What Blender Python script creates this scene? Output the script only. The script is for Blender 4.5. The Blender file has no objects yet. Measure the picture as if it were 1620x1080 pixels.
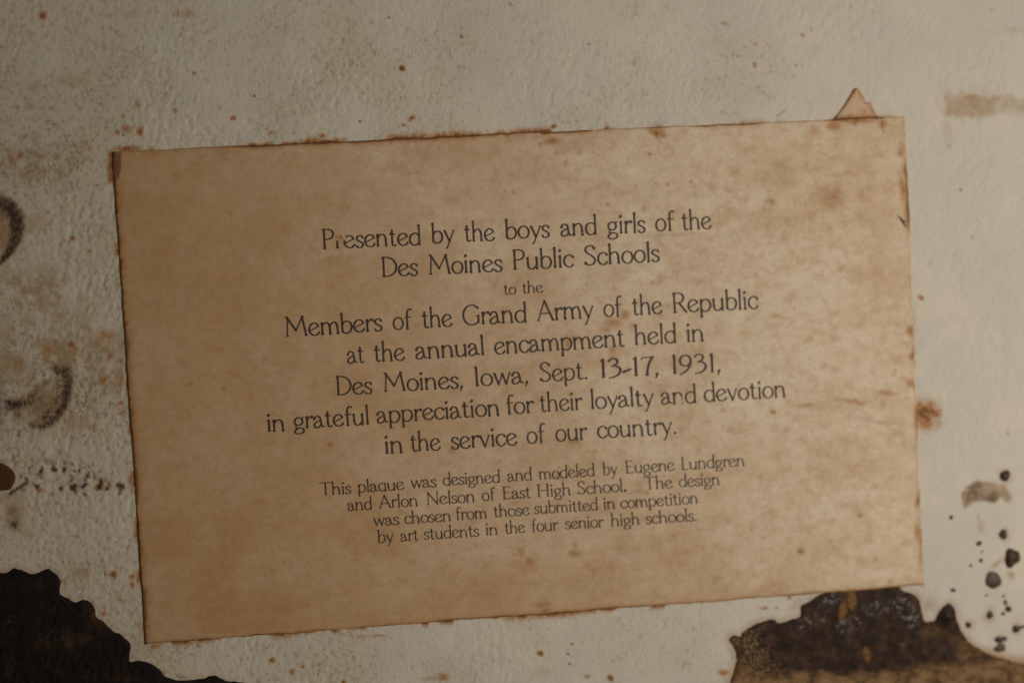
import bpy, math, random
import numpy as np
from mathutils import Matrix, Euler, Vector
from mathutils.geometry import delaunay_2d_cdt

random.seed(7)
rng = np.random.default_rng(7)
S = bpy.context.scene
COL = S.collection

# ---------------------------------------------------------------- camera
CAM_H = 0.2566
ROT = Euler((math.radians(-2.88983), math.radians(-6.178), math.radians(-3.07722)), 'XYZ')
cd = bpy.data.cameras.new('camera')
cam = bpy.data.objects.new('camera', cd)
COL.objects.link(cam)
cam.location = (0, 0, CAM_H)
cam.rotation_euler = ROT
cd.sensor_width = 36.0
cd.lens = 60.0
cd.clip_start = 0.005
cd.clip_end = 20.0
S.camera = cam
MR = np.array(ROT.to_matrix())


def unproject(px, py):
    """photo pixel (1620x1080) -> metres on the plane of the plaque (z = 0)"""
    px = np.asarray(px, float); py = np.asarray(py, float)
    k = 36.0 / 1620.0 / 60.0
    d = np.stack([(px - 810) * k, -(py - 540) * k, -np.ones_like(px)], -1)
    w = d @ MR.T
    t = CAM_H / -w[..., 2]
    return w[..., 0] * t, w[..., 1] * t


fx, fy = unproject(560, 520)
vdir = MR @ np.array([0, 0, -1.0])
cd.dof.use_dof = True
cd.dof.focus_distance = float(np.dot(np.array([fx, fy, -CAM_H]), vdir))
cd.dof.aperture_fstop = 5.0

# ---------------------------------------------------------------- world and lamps (an indoor close-up)
w = bpy.data.worlds.new('World')
S.world = w
w.use_nodes = True
bg = w.node_tree.nodes['Background']
bg.inputs['Color'].default_value = (0.96, 0.94, 0.95, 1)
bg.inputs['Strength'].default_value = 0.048


def area(name, loc, target, sx, sy, power, color):
    l = bpy.data.lights.new(name, 'AREA')
    l.shape = 'RECTANGLE'; l.size = sx; l.size_y = sy
    l.energy = power; l.color = color
    o = bpy.data.objects.new(name, l)
    COL.objects.link(o)
    o.location = loc
    o.rotation_euler = (Vector(target) - Vector(loc)).to_track_quat('-Z', 'Y').to_euler()
    return o


area('window_light', (0.185, -0.025, 0.210), (0.03, -0.01, 0.0), 0.14, 0.14, 0.475, (1.0, 0.945, 0.875))

S.view_settings.view_transform = 'Standard'
S.view_settings.look = 'None'
S.view_settings.exposure = 0.0
S.view_settings.gamma = 1.0
S.cycles.use_denoising = True

MM = 0.001

# ---------------------------------------------------------------- numpy noise


def _hash(i, j, seed):
    n = (i.astype(np.int64) * 374761393 + j.astype(np.int64) * 668265263 + seed * 1442695041) & 0xFFFFFFFF
    n = ((n ^ (n >> 13)) * 1274126177) & 0xFFFFFFFF
    n = n ^ (n >> 16)
    return (n & 0xFFFF) / 65535.0


def vn(x, y, s, seed=0):
    x = np.asarray(x, float) / s; y = np.asarray(y, float) / s
    i = np.floor(x); j = np.floor(y)
    u = x - i; v = y - j
    u = u * u * u * (u * (u * 6 - 15) + 10); v = v * v * v * (v * (v * 6 - 15) + 10)
    i = i.astype(np.int64); j = j.astype(np.int64)
    a = _hash(i, j, seed); b = _hash(i + 1, j, seed); c = _hash(i, j + 1, seed); d = _hash(i + 1, j + 1, seed)
    return (a * (1 - u) + b * u) * (1 - v) + (c * (1 - u) + d * u) * v


def fbm(x, y, s, seed=0, o=4):
    t = 0; a = 1; n = 0
    for k in range(o):
        t = t + a * vn(x + 17.3 * k, y - 9.1 * k, s / 2 ** k, seed + k)
        n += a; a *= 0.55
    return t / n


def sst(a, b, x):
    t = np.clip((x - a) / (b - a), 0, 1)
    return t * t * (3 - 2 * t)


def blob(X, Y, x, y, rx, ry=None, ang=0, soft=1.0):
    ry = rx if ry is None else ry
    c, s = math.cos(math.radians(ang)), math.sin(math.radians(ang))
    dx = X - x; dy = Y - y
    u = (dx * c + dy * s) / rx; v = (-dx * s + dy * c) / ry
    return np.exp(-(u * u + v * v) ** soft)


def segd(X, Y, pts):
    """distance to a polyline, and parameter along it"""
    best = np.full(np.shape(X), 1e9); par = np.zeros(np.shape(X)); L = 0
    for (ax, ay), (bx, by) in zip(pts[:-1], pts[1:]):
        vx, vy = bx - ax, by - ay; l2 = vx * vx + vy * vy
        t = np.clip(((X - ax) * vx + (Y - ay) * vy) / l2, 0, 1)
        d = np.hypot(X - ax - t * vx, Y - ay - t * vy)
        m = d < best
        best = np.where(m, d, best); par = np.where(m, L + t * math.sqrt(l2), par)
        L += math.sqrt(l2)
    return best, par / L


# ---------------------------------------------------------------- heights (millimetres) as functions of the plane
LABEL = [(177.5, 240), (1430, 184), (1460.5, 925), (230, 1017.5)]   # top-left, top-right, bottom-right, bottom-left


def ground_h(X, Y):
    left = sst(900, 0, X)
    h = (fbm(X, Y * 0.8, 22, 3, 4) - 0.5) * (0.10 + 0.04 * left)
    h = h + (fbm(X + Y * .25, Y, 300, 5, 2) - 0.5) * 0.25
    g_ = 0
    for pts, a, wd in (([(142, 55), (200, 78), (255, 103), (300, 122), (330, 140)], 0.12, 3.0),
                       ([(8, 62), (60, 120), (96, 170)], .04, 2.2), ([(620, 18), (700, 60), (742, 92)], .035, 2.2), ([(1180, 20), (1250, 34), (1330, 30)], .04, 3), ([(1490, 560), (1540, 640), (1560, 700)], .03, 2.5), ([(520, 1020), (640, 1046)], .035, 2.2),
                       ([(0, 546), (40, 545), (80, 538)], .06, 2.5),
                       ([(120, 580), (160, 574), (192, 572)], .06, 2.5),
                       ([(150, 526), (172, 523), (190, 522)], .06, 2)):
        d, t = segd(X, Y, pts)
        g_ = g_ + a * np.exp(-(d / wd) ** 2) * np.sin(np.clip(t, 0.02, .98) * math.pi) ** .6
    pits = sst(.50, .86, vn(X * 1.15 + Y * .3, Y * .8, 7.0, 301)) * .11 + sst(.55, .9, vn(X * 1.1 - Y * .3, Y * .8, 5.0, 302)) * .05
    md = .25 + 1.25 * sst(.32, .68, fbm(X, Y, 130, 310, 3))
    return np.minimum(h * .8, .07) - 0.05 - pits * (.36 + .24 * left) * md + g_


def label_h(X, Y):
    h = 0.14 + (fbm(X, Y, 170, 21, 2) - 0.5) * 0.26
    h = h + (vn(X * 0.25 + 31, Y, 46, 24) - .5) * 0.16 * sst(650, 1350, X)
    h = h + (vn(X * 0.3, Y + X * .04, 22, 25) - .5) * 0.035
    # creases of the right side
    for pts, a, wd in (([(1010, 379), (1050, 377), (1085, 373), (1120, 375), (1170, 377), (1260, 384)], 0.24, 5),
                       ([(1130, 392), (1180, 391), (1215, 393)], 0.16, 3),
                       ([(1180, 322), (1290, 318), (1428, 306)], 0.34, 14),
                       ([(1210, 268), (1320, 270), (1428, 262)], 0.2, 12),
                       ([(1225, 648), (1330, 640), (1449, 622)], 0.30, 12),
                       ([(1340, 655), (1400, 664), (1452, 664)], 0.38, 4.5),
                       ([(1350, 676), (1400, 683), (1452, 685)], 0.34, 4.5),
                       ([(1150, 700), (1300, 690), (1452, 700)], 0.2, 10),
                       ([(730, 506), (800, 508), (880, 507), (950, 495)], 0.09, 3),
                       ([(210, 690), (228, 697), (240, 702)], .05, 2)):
        d, t = segd(X, Y, pts)
        side = np.sign(a)
        h = h + a * np.exp(-(d / wd) ** 2) * np.sin(np.clip(t * 1.0, 0.03, .97) * math.pi) ** .5 if pts[-1][0] < 1400 \
            else h + a * np.exp(-(d / wd) ** 2) * np.clip(t * 2, 0, 1)
    return np.maximum(h, 0.052)


# ---------------------------------------------------------------- helpers: meshes, objects
def new_mesh(name, V, F, smooth=True):
    V = np.asarray(V, np.float32); F = np.asarray(F, np.int32)
    n = F.shape[1]
    me = bpy.data.meshes.new(name)
    me.vertices.add(len(V)); me.vertices.foreach_set('co', V.ravel())
    me.loops.add(F.size); me.loops.foreach_set('vertex_index', F.ravel())
    me.polygons.add(len(F))
    me.polygons.foreach_set('loop_start', np.arange(0, F.size, n, dtype=np.int32))
    me.polygons.foreach_set('loop_total', np.full(len(F), n, np.int32))
    me.polygons.foreach_set('use_smooth', np.full(len(F), smooth, bool))
    me.update(calc_edges=True)
    me.validate()
    return me


def attr(me, name, arr):
    a = me.attributes.new(name, 'FLOAT', 'POINT')
    a.data.foreach_set('value', np.clip(np.asarray(arr, np.float32), -4, 4).ravel())


def obj(name, me, mat, parent=None):
    o = bpy.data.objects.new(name, me)
    COL.objects.link(o)
    if mat is not None and not me.materials:
        me.materials.append(mat)
    if parent is not None:
        o.parent = parent
    return o


def tag(o, label, cat, group=None):
    o['label'] = label; o['category'] = cat
    if group:
        o['group'] = group
    return o


def plane(X, Y, H):
    x, y = unproject(X, Y)
    return np.stack([x, y, np.asarray(H) * MM], -1)


# ---------------------------------------------------------------- node helper
class NT:
    def __init__(s, name, rough=0.8):
        s.m = bpy.data.materials.new(name); s.m.use_nodes = True
        s.t = s.m.node_tree; s.t.nodes.clear()
        s.out = s.t.nodes.new('ShaderNodeOutputMaterial')
        s.b = s.t.nodes.new('ShaderNodeBsdfPrincipled')
        s.t.links.new(s.b.outputs[0], s.out.inputs[0])
        s.b.inputs['Roughness'].default_value = rough
        tc = s.t.nodes.new('ShaderNodeTexCoord')
        mp = s.t.nodes.new('ShaderNodeMapping'); mp.inputs['Scale'].default_value = (1000, 1000, 1000)
        s.t.links.new(tc.outputs['Object'], mp.inputs['Vector'])
        s.mm = mp.outputs[0]

    def link(s, a, b): s.t.links.new(a, b)

    def stretch(s, sc, rot=0):
        mp = s.t.nodes.new('ShaderNodeMapping')
        mp.inputs['Scale'].default_value = sc; mp.inputs['Rotation'].default_value = (0, 0, math.radians(rot))
        s.link(s.mm, mp.inputs['Vector']); return mp.outputs[0]

    def noise(s, scale, detail=4, rough=.55, vec=None, dist=0):
        n = s.t.nodes.new('ShaderNodeTexNoise')
        n.inputs['Scale'].default_value = scale; n.inputs['Detail'].default_value = detail
        n.inputs['Roughness'].default_value = rough; n.inputs['Distortion'].default_value = dist
        s.link(vec or s.mm, n.inputs['Vector']); return n.outputs[0]

    def ss(s, x, a, b, to0=0., to1=1.):
        n = s.t.nodes.new('ShaderNodeMapRange'); n.interpolation_type = 'SMOOTHSTEP'
        s.inp(n.inputs[0], x)
        n.inputs[1].default_value = a; n.inputs[2].default_value = b
        n.inputs[3].default_value = to0; n.inputs[4].default_value = to1
        return n.outputs[0]

    def inp(s, sock, v):
        if isinstance(v, (int, float)): sock.default_value = v
        elif isinstance(v, tuple): sock.default_value = (*v, 1) if len(v) == 3 else v
        else: s.link(v, sock)

    def math(s, op, a, b=0.):
        n = s.t.nodes.new('ShaderNodeMath'); n.operation = op
        s.inp(n.inputs[0], a); s.inp(n.inputs[1], b); return n.outputs[0]

    def mul(s, a, b): return s.math('MULTIPLY', a, b)
    def add(s, a, b): return s.math('ADD', a, b)

    def mix(s, f, a, b, mode='MIX'):
        n = s.t.nodes.new('ShaderNodeMix'); n.data_type = 'RGBA'; n.blend_type = mode
        n.clamp_factor = True
        s.inp(n.inputs[0], f); s.inp(n.inputs[6], a); s.inp(n.inputs[7], b); return n.outputs[2]

    def attr(s, name):
        n = s.t.nodes.new('ShaderNodeAttribute'); n.attribute_name = name; return n.outputs['Fac']

    def bump(s, h, dist_mm, strength=1.0, normal=None):
        n = s.t.nodes.new('ShaderNodeBump'); n.inputs['Strength'].default_value = strength
        n.inputs['Distance'].default_value = dist_mm * MM
        s.link(h, n.inputs['Height'])
        if normal is not None: s.link(normal, n.inputs['Normal'])
        return n.outputs[0]


RUST1 = (0.365, 0.155, 0.038)
RUST2 = (0.12, 0.042, 0.015)


def mat_ground():
    g = NT('pale_plaster')
    big = g.noise(.045, 3); mid = g.noise(.28, 4); fine = g.noise(3.2, 3, .6)
    c = g.mix(g.ss(big, .35, .65), (0.560, 0.500, 0.405), (0.610, 0.535, 0.415))
    c = g.mix(g.mul(g.ss(mid, .4, .7), .35), c, (0.50, 0.45, 0.385))
    dens = g.attr('dens')
    c = g.mix(g.ss(dens, .15, 1.0, 0, .75), c, (0.50, 0.415, 0.285))
    sv = g.stretch((1.35, .85, 1), 18)
    md = g.noise(.42, 3, .6)
    s1 = g.noise(1.25, 3, .55, sv)
    k1 = g.add(g.mul(dens, .10), g.mul(g.add(md, -.5), .22))
    f1 = g.mul(g.ss(g.add(s1, k1), .585, .76), g.add(.24, g.mul(dens, .34)))
    sc = g.mix(g.ss(md, .4, .6), (0.28, 0.195, 0.11), (0.235, 0.185, 0.135))
    c = g.mix(g.mul(f1, .98), c, sc)
    s2 = g.noise(2.7, 2, .5, g.stretch((1.2, .8, 1), -24))
    f2 = g.mul(g.ss(g.add(s2, k1), .66, .80), g.add(.22, g.mul(dens, .34)))
    c = g.mix(f2, c, (0.17, 0.11, 0.06))
    s4 = g.noise(4.6, 2, .5, g.stretch((1.1, .9, 1), 10))
    f4 = g.mul(g.ss(g.add(s4, g.mul(k1, .8)), .68, .80), g.add(.10, g.mul(dens, .16)))
    c = g.mix(f4, c, (0.20, 0.155, 0.10))
    s3 = g.noise(1.0, 2, .5, g.stretch((1.7, 1.3, 1), 50))
    c = g.mix(g.mul(g.ss(s3, .765, .80), .85), c, (0.06, 0.045, 0.035))
    tn = g.attr('tan')
    c = g.mix(g.ss(g.mul(tn, g.add(.45, g.mul(mid, 1.1))), .05, 1.0, 0, .85), c, (0.345, 0.215, 0.100))
    ru = g.attr('rust')
    rn = g.noise(1.4, 4, .6)
    rn2 = g.noise(4.0, 3, .6)
    rf = g.mul(ru, g.add(-.15, g.add(g.mul(rn, 1.5), g.mul(rn2, .8))))
    c = g.mix(g.ss(rf, .03, .90, 0, .92), c, RUST1)
    c = g.mix(g.ss(rf, .75, 1.35, 0, .85), c, RUST2)
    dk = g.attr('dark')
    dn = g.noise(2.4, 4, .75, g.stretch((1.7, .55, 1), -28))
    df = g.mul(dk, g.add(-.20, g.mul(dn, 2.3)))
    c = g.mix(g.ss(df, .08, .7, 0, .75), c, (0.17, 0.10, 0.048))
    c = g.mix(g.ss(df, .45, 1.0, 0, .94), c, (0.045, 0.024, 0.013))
    g.link(c, g.b.inputs['Base Color'])
    g.inp(g.b.inputs['Roughness'], g.ss(df, .4, .9, .78, .45))
    g.b.inputs['Specular IOR Level'].default_value = .25
    hb = g.add(g.mul(fine, .5), g.add(g.mul(s1, 1.0), g.mul(g.noise(8, 2), .18)))
    g.link(g.bump(hb, .085, 1.0), g.b.inputs['Normal'])
    return g.m


def mat_paper(name='aged_paper', light=0.0):
    g = NT(name)
    tone = g.attr('tone')
    big = g.noise(.10, 4); mid = g.noise(.45, 4, .6)
    hor = g.noise(.5, 4, .6, g.stretch((.35, 1.1, 1), 0))
    light_c = (0.705, 0.568, 0.402); brown_c = (0.505, 0.316, 0.163)
    c = g.mix(g.add(tone, g.mul(g.add(big, -.5), .8)), light_c, brown_c)
    c = g.mix(g.ss(hor, .40, .74, 0, .20), c, (0.42, 0.26, 0.12))
    c = g.mix(g.ss(mid, .44, .74, 0, .36), c, (0.40, 0.225, 0.10))
    c = g.mix(g.ss(g.noise(.22, 3, .5), .55, .72, 0, .30), c, (0.56, 0.44, 0.30))
    blo = g.ss(g.noise(.75, 5, .68), .36, .70, 0, .30)
    c = g.mix(blo, c, (0.74, 0.64, 0.52), 'MULTIPLY')
    c = g.mix(g.ss(g.noise(.33, 5, .68, g.stretch((.8, 1.15, 1), 40)), .52, .74, 0, .42), c, (0.47, 0.26, 0.105))
    c = g.mix(g.ss(g.noise(.16, 4, .6, g.stretch((.6, 1.3, 1), 3)), .40, .66, 0, .22), c, (0.80, 0.70, 0.58), 'MULTIPLY')
    # fine fibre grain
    fib = g.noise(4.5, 4, .65, g.stretch((.8, 1.6, 1), 20))
    c = g.mix(g.ss(fib, .50, .72, 0, .32), c, (0.30, 0.18, 0.08))
    c = g.mix(g.ss(g.noise(1.9, 4, .65), .52, .76, 0, .38), c, (0.34, 0.18, 0.075))
    ru = g.attr('rust')
    rn = g.noise(.9, 5, .65)
    rf = g.mul(ru, g.add(.05, g.add(g.mul(rn, 1.5), g.mul(g.noise(3.5, 3, .6), .9))))
    c = g.mix(g.ss(rf, .03, .95, 0, .92), c, (0.375, 0.180, 0.058))
    c = g.mix(g.ss(rf, .8, 1.35, 0, .85), c, (0.145, 0.058, 0.022))
    sp = g.noise(1.3, 1, .4, g.stretch((1.6, 1.6, 1), 33))
    c = g.mix(g.ss(sp, .815, .84, 0, .7), c, (0.10, 0.06, 0.03))
    g.link(c, g.b.inputs['Base Color'])
    g.b.inputs['Roughness'].default_value = .62
    g.b.inputs['Specular IOR Level'].default_value = .22
    hb = g.add(g.mul(fib, .6), g.mul(g.noise(1.2, 3), 1.0))
    g.link(g.bump(hb, .035, 1.0), g.b.inputs['Normal'])
    return g.m


def mat_ink():
    g = NT('faded_black_ink')
    n = g.noise(3.0, 3, .6)
    c = g.mix(g.ss(n, .42, .68), (0.036, 0.021, 0.013), (0.080, 0.050, 0.031))
    g.link(c, g.b.inputs['Base Color'])
    g.b.inputs['Roughness'].default_value = .55
    g.b.inputs['Specular IOR Level'].default_value = .28
    tr = g.t.nodes.new('ShaderNodeBsdfTransparent')
    mx = g.t.nodes.new('ShaderNodeMixShader')
    wear = g.add(g.noise(5.0, 3, .65), g.mul(g.noise(.25, 2), .12))
    g.link(g.ss(wear, .60, .78, .03, .75), mx.inputs[0])
    g.link(g.b.outputs[0], mx.inputs[1]); g.link(tr.outputs[0], mx.inputs[2])
    g.link(mx.outputs[0], g.out.inputs[0])
    return g.m


def mat_lacquer(name='brown_lacquer', c1=(0.022, 0.0125, 0.0075), c2=(0.066, 0.033, 0.018), spec=.10, gl=.22):
    g = NT(name)
    n1 = g.noise(.55, 5, .65); n2 = g.noise(3.2, 4, .7)
    c = g.mix(g.ss(n1, .40, .68), c1, c2)
    # worn speckle of the ground showing through
    spk = g.attr('speck')
    f = g.ss(g.add(n2, g.mul(spk, .20)), .66, .84)
    c = g.mix(g.mul(f, g.ss(spk, .0, .5)), c, (0.27, 0.165, 0.075))
    tn = g.attr('tan')
    tv = g.noise(.8, 6, .7, g.stretch((.5, 1.3, 1), 0))
    tf = g.mul(tn, g.add(-.35, g.mul(tv, 2.4)))
    tc = g.mix(g.ss(g.noise(.5, 5, .65), .38, .66), (0.27, 0.155, 0.068), (0.10, 0.048, 0.018))
    c = g.mix(g.ss(tf, .18, .95, 0, .95), c, tc)
    og = g.attr('orange')
    of = g.mul(og, g.add(-.5, g.mul(g.noise(1.3, 5, .7), 2.6)))
    c = g.mix(g.ss(of, .15, .8, 0, .9), c, g.mix(g.noise(2.5, 3), (0.29, 0.135, 0.035), (0.15, 0.075, 0.028)))
    rd = g.attr('brown')
    c = g.mix(g.ss(g.mul(rd, g.add(.3, g.mul(g.noise(1.1, 5, .7), 1.4))), .1, .9, 0, .85), c, (0.085, 0.038, 0.013))
    g.link(c, g.b.inputs['Base Color'])
    gs = g.attr('gloss')
    gp = g.mul(g.ss(gs, .1, .6), g.ss(g.noise(1.7, 4, .6), .46, .60))
    rr = g.ss(gp, 0., 1., .62, .30)
    g.inp(g.b.inputs['Roughness'], g.math('MAXIMUM', rr, g.ss(g.add(tf, g.mul(f, .5)), .1, .5, 0, .7)))
    g.inp(g.b.inputs['Specular IOR Level'], g.ss(gp, 0., 1., spec, .42))
    hb = g.add(g.mul(g.noise(1.0, 4, .6), 1.0), g.mul(n2, .5))
    g.link(g.bump(hb, .11, 1.0), g.b.inputs['Normal'])
    return g.m


def mat_drop():
    g = NT('dried_dark_varnish')
    n1 = g.noise(1.2, 4, .65)
    ed = g.attr('rim')
    c = g.mix(g.ss(n1, .4, .65), (0.040, 0.023, 0.014), (0.085, 0.048, 0.027))
    c = g.mix(g.mul(g.ss(ed, .6, 1.0), .25), c, (0.12, 0.065, 0.035))
    tn = g.attr('tan')
    c = g.mix(g.mul(g.mul(tn, g.ss(ed, .3, .85, 1, 0)), g.ss(g.noise(1.6, 3), .3, .6)), c, (0.12, 0.066, 0.028))
    g.link(c, g.b.inputs['Base Color'])
    g.b.inputs['Roughness'].default_value = .42
    g.b.inputs['Specular IOR Level'].default_value = .20
    g.link(g.bump(g.noise(2.4, 3), .05, 1.0), g.b.inputs['Normal'])
    return g.m


M_G = mat_ground(); M_P = mat_paper(); M_I = mat_ink(); M_L = mat_lacquer(); M_L2 = mat_lacquer('near_black_lacquer', (0.0065, 0.004, 0.0022), (0.014, 0.0075, 0.004), .16, .45); M_D = mat_drop()


# ---------------------------------------------------------------- the pale back of the plaque (setting)
def build_ground():
    st = 2.3
    xs = np.arange(-170, 1790, st); ys = np.arange(-130, 1215, st)
    X, Y = np.meshgrid(xs, ys)
    H = ground_h(X, Y)
    P = plane(X, Y, H).reshape(-1, 3)
    nx, ny = len(xs), len(ys)
    I = np.arange(nx * ny).reshape(ny, nx)
    F = np.stack([I[:-1, :-1], I[1:, :-1], I[1:, 1:], I[:-1, 1:]], -1).reshape(-1, 4)
    me = new_mesh('plaster_surface', P, F)
    # warped coordinates make every stain edge uneven
    WX = X + (fbm(X, Y, 14, 51, 3) - .5) * 12; WY = Y + (fbm(X, Y, 14, 61, 3) - .5) * 12
    left = sst(850, 0, X)
    dens = .18 + .60 * left + (fbm(X, Y, 90, 71, 3) - .5) * .9
    dens = dens - .5 * sst(1150, 1500, X) + .25 * blob(X, Y, 1150, 110, 140, 90) + .25 * blob(X, Y, 640, 100, 260, 100)
    dens = dens + .45 * blob(WX, WY, 60, 260, 110, 40) + .5 * blob(WX, WY, 90, 600, 120, 70) + .15 * sst(900, 1080, Y)
    rust = np.zeros_like(X)
    spots = [(68, 26, 6, 7, 1.2), (52, 55, 6, 6, .5), (25, 67, 6, 5, .4), (282, 22, 5, 5, .6), (300, 22, 8, 6, .55), (217, 167, 5, 5, .8),
             (200, 205, 9, 8, .8), (186, 210, 5, 5, 1.0), (221, 208, 6, 8, 1.0), (195, 184, 3, 3, .8), (278, 176, 5, 5, .8),
             (368, 188, 4, 4, 1.2), (307, 118, 4, 3, 1.0), (430, 210, 6, 4, .8), (510, 216, 8, 4, .9), (478, 221, 3, 3, .8), (153, 212, 3, 4, .7),
             (152, 293, 5, 3, .8), (637, 109, 5, 5, 1.6), (636, 96, 6, 3, .5), (628, 106, 14, 12, .28), (651, 187, 5, 5, 1.3), (640, 197, 4, 3, 1.1),
             (592, 84, 4, 4, .6), (588, 35, 4, 5, .5), (875, 200, 5, 4, 1.2), (745, 143, 4, 8, .35), (1003, 100, 4, 7, .5),
             (1195, 103, 4, 4, .8), (1195, 70, 5, 5, .5), (1284, 48, 5, 6, .5), (1145, 38, 6, 5, .6), (1219, 113, 3, 3, .6), (1261, 104, 3, 3, .6),
             (1208, 148, 3, 3, .5), (1457, 470, 5, 5, 1.0), (1520, 300, 3, 3, .8), (1502, 230, 4, 4, .4),
             (116, 377, 4, 4, 1.4), (140, 397, 4, 3, .7), (113, 544, 6, 5, 1.2), (117, 551, 4, 4, 1.0), (76, 553, 7, 5, .9), (175, 563, 5, 4, 1.1), (190, 570, 4, 6, .9),
             (163, 600, 5, 9, .9), (188, 600, 6, 40, .55), (190, 637, 6, 6, .8), (196, 653, 6, 4, .9), (170, 528, 18, 8, .7), (150, 535, 40, 12, .38),
             (180, 909, 6, 6, 1.4), (207, 912, 5, 5, 1.1), (208, 923, 4, 4, 1.2), (219, 916, 5, 3, .9), (163, 970, 4, 4, 1.1), (190, 947, 5, 3, .7),
             (246, 1022, 9, 5, .9), (313, 1021, 5, 6, .8), (430, 1044, 5, 5, 1.2), (463, 1061, 6, 5, 1.0), (478, 1054, 4, 4, .9), (500, 1035, 4, 4, .6), (506, 1050, 5, 4, .7),
             (545, 1005, 5, 3, .7), (855, 1033, 6, 5, 1.3), (966, 1071, 5, 5, 1.3), (970, 1045, 4, 4, .6), (1145, 1063, 10, 6, 1.0),
             (1208, 960, 8, 3, .9), (1228, 961, 4, 3, .7), (1250, 946, 3, 4, 1.3), (700, 1071, 10, 7, .8), (680, 1072, 16, 5, .5), (560, 1038, 3, 3, .7),
             (545, 1078, 5, 4, 1.1), (600, 1006, 16, 3, .7), (572, 1007, 22, 3, .5), (780, 1045, 3, 3, .6), (860, 1062, 20, 16, .3), (930, 1070, 5, 4, .8),
             (1004, 930, 3, 3, .9), (20, 253, 7, 6, .7), (34, 245, 6, 5, .9), (12, 240, 4, 10, .6), (208, 762, 5, 14, .8), (158, 830, 5, 4, .4),
             (64, 775, 7, 5, .9), (160, 766, 6, 10, 1.4), (153, 772, 5, 5, 1.2), (82, 781, 3, 3, 1.0), (120, 820, 6, 6, .35), (91, 797, 5, 4, .5), (203, 865, 5, 4, .6)]
    for x, y, rx, ry, a in spots:
        rust = np.maximum(rust, a * blob(X * .45 + WX * .55, Y * .45 + WY * .55, x, y, rx, ry, 0, 1.1))
    # big rust blot beside the right edge of the label
    b = blob(X * .4 + WX * .6 + (fbm(X, Y, 8, 410, 2) - .5) * 10, WY, 1464, 657, 26, 27, 0, 1.3)
    rust = np.maximum(rust, b * (.98 + 1.1 * (fbm(X, Y, 12, 33, 3) - .5)))
    rust = np.maximum(rust, 1.25 * blob(WX, WY, 1478, 657, 7, 7)); rust = np.maximum(rust, .9 * blob(WX, WY, 1457, 668, 9, 14))
    # random foxing
    for k in range(330):
        x = rng.uniform(-150, 1750); y = rng.uniform(-120, 1200)
        if rng.random() > (.95 if x < 260 else .55 if (y > 930 or x < 600) else .30): continue
        r = rng.uniform(1.6, 3.6); a = rng.uniform(.3, .9)
        m = (np.abs(xs - x) < 20); n = (np.abs(ys - y) < 20)
        ix = np.ix_(n, m)
        rust[ix] = np.maximum(rust[ix], a * blob(WX[ix], WY[ix], x, y, r, r * rng.uniform(.8, 1.5)))
    # rust bled out along the label edges
    d, t = segd(X, Y, [LABEL[3], LABEL[0], LABEL[1], LABEL[2], LABEL[3]])
    al = fbm(X, Y, 26, 91, 3)
    topside = (Y < 560) & (X > 300); bot = (Y > 900) & (X < 1000)
    fr = np.exp(-(d / (1.5 + 6.5 * al)) ** 1.1) * sst(.42, .80, al + (.10 * topside + .12 * bot) * 1.0)
    rust = np.maximum(rust, fr * 1.0 * sst(1300, 900, X) + fr * .5)
    rust = np.maximum(rust, 1.1 * np.exp(-((X - 175) / 6) ** 2) * sst(232, 245, Y) * sst(300, 282, Y))
    rust = np.maximum(rust, 1.0 * np.exp(-((Y - 235) / 5) ** 2) * sst(172, 180, X) * sst(236, 215, X) * (.4 + fbm(X, Y, 12, 8, 2)))
    # rust halo round the right lacquer patch and the scrap
    tan = np.zeros_like(X)
    dark = np.zeros_like(X)
    dR, _ = segd(X, Y, POOL_R); dL, _ = segd(X, Y, POOL_L)
    tan = np.maximum(tan, .55 * np.exp(-(dR / 11) ** 2)); tan = np.maximum(tan, .45 * np.exp(-(dL / 9) ** 2) * fbm(X, Y, 30, 5, 2) * 1.6)
    tan = np.maximum(tan, .55 * blob(WX, WY, 1470, 955, 16, 22)); tan = np.maximum(tan, .5 * blob(WX, WY, 1450, 938, 24, 7))
    tan = np.maximum(tan, .5 * blob(WX, WY, 1262, 955, 26, 8, -35))
    d2, _ = segd(X, Y, [(1535, 1022), (1575, 1038), (1625, 1050), (1700, 1070)]); tan = np.maximum(tan, .85 * np.exp(-(d2 / 12) ** 2))
    # tan stains, upper right
    q = sst(1484, 1512, WX - (WY - 165) * .1) * sst(138, 155, WY + (WX - 1510) * -.06) * sst(198, 178, WY + (WX - 1490) * .05)
    tan = np.maximum(tan, q * (.62 + .40 * sst(1600, 1500, X)) * (.35 + 1.1 * fbm(X, Y, 24, 14, 3)))
    tan = np.maximum(tan, .40 * blob(WX, WY, 1500, 205, 14, 22)); tan = np.maximum(tan, .35 * blob(WX, WY, 1600, 48, 60, 10))
    tan = np.maximum(tan, .8 * blob(WX, WY, 1512, 176, 24, 10)); tan = np.maximum(tan, .7 * blob(WX, WY, 1560, 178, 34, 7)); tan = np.maximum(tan, .35 * blob(WX, WY, 1540, 165, 80, 34))
    tan = np.maximum(tan, .55 * blob(WX, WY, 1522, 150, 12, 6))
    tan = np.maximum(tan, .55 * blob(WX, WY, 58, 352, 26, 15, 0, 2)); tan = np.maximum(tan, .5 * blob(WX, WY, 132, 671, 24, 12, 10, 2.2))
    tan = np.maximum(tan, 1.3 * blob(WX, WY, 95, 570, 115, 40) * sst(.35, .7, fbm(X, Y, 26, 402, 4))); tan = np.maximum(tan, .9 * blob(WX, WY, 50, 470, 100, 60) * sst(.38, .7, fbm(X, Y, 22, 403, 4)))
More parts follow.
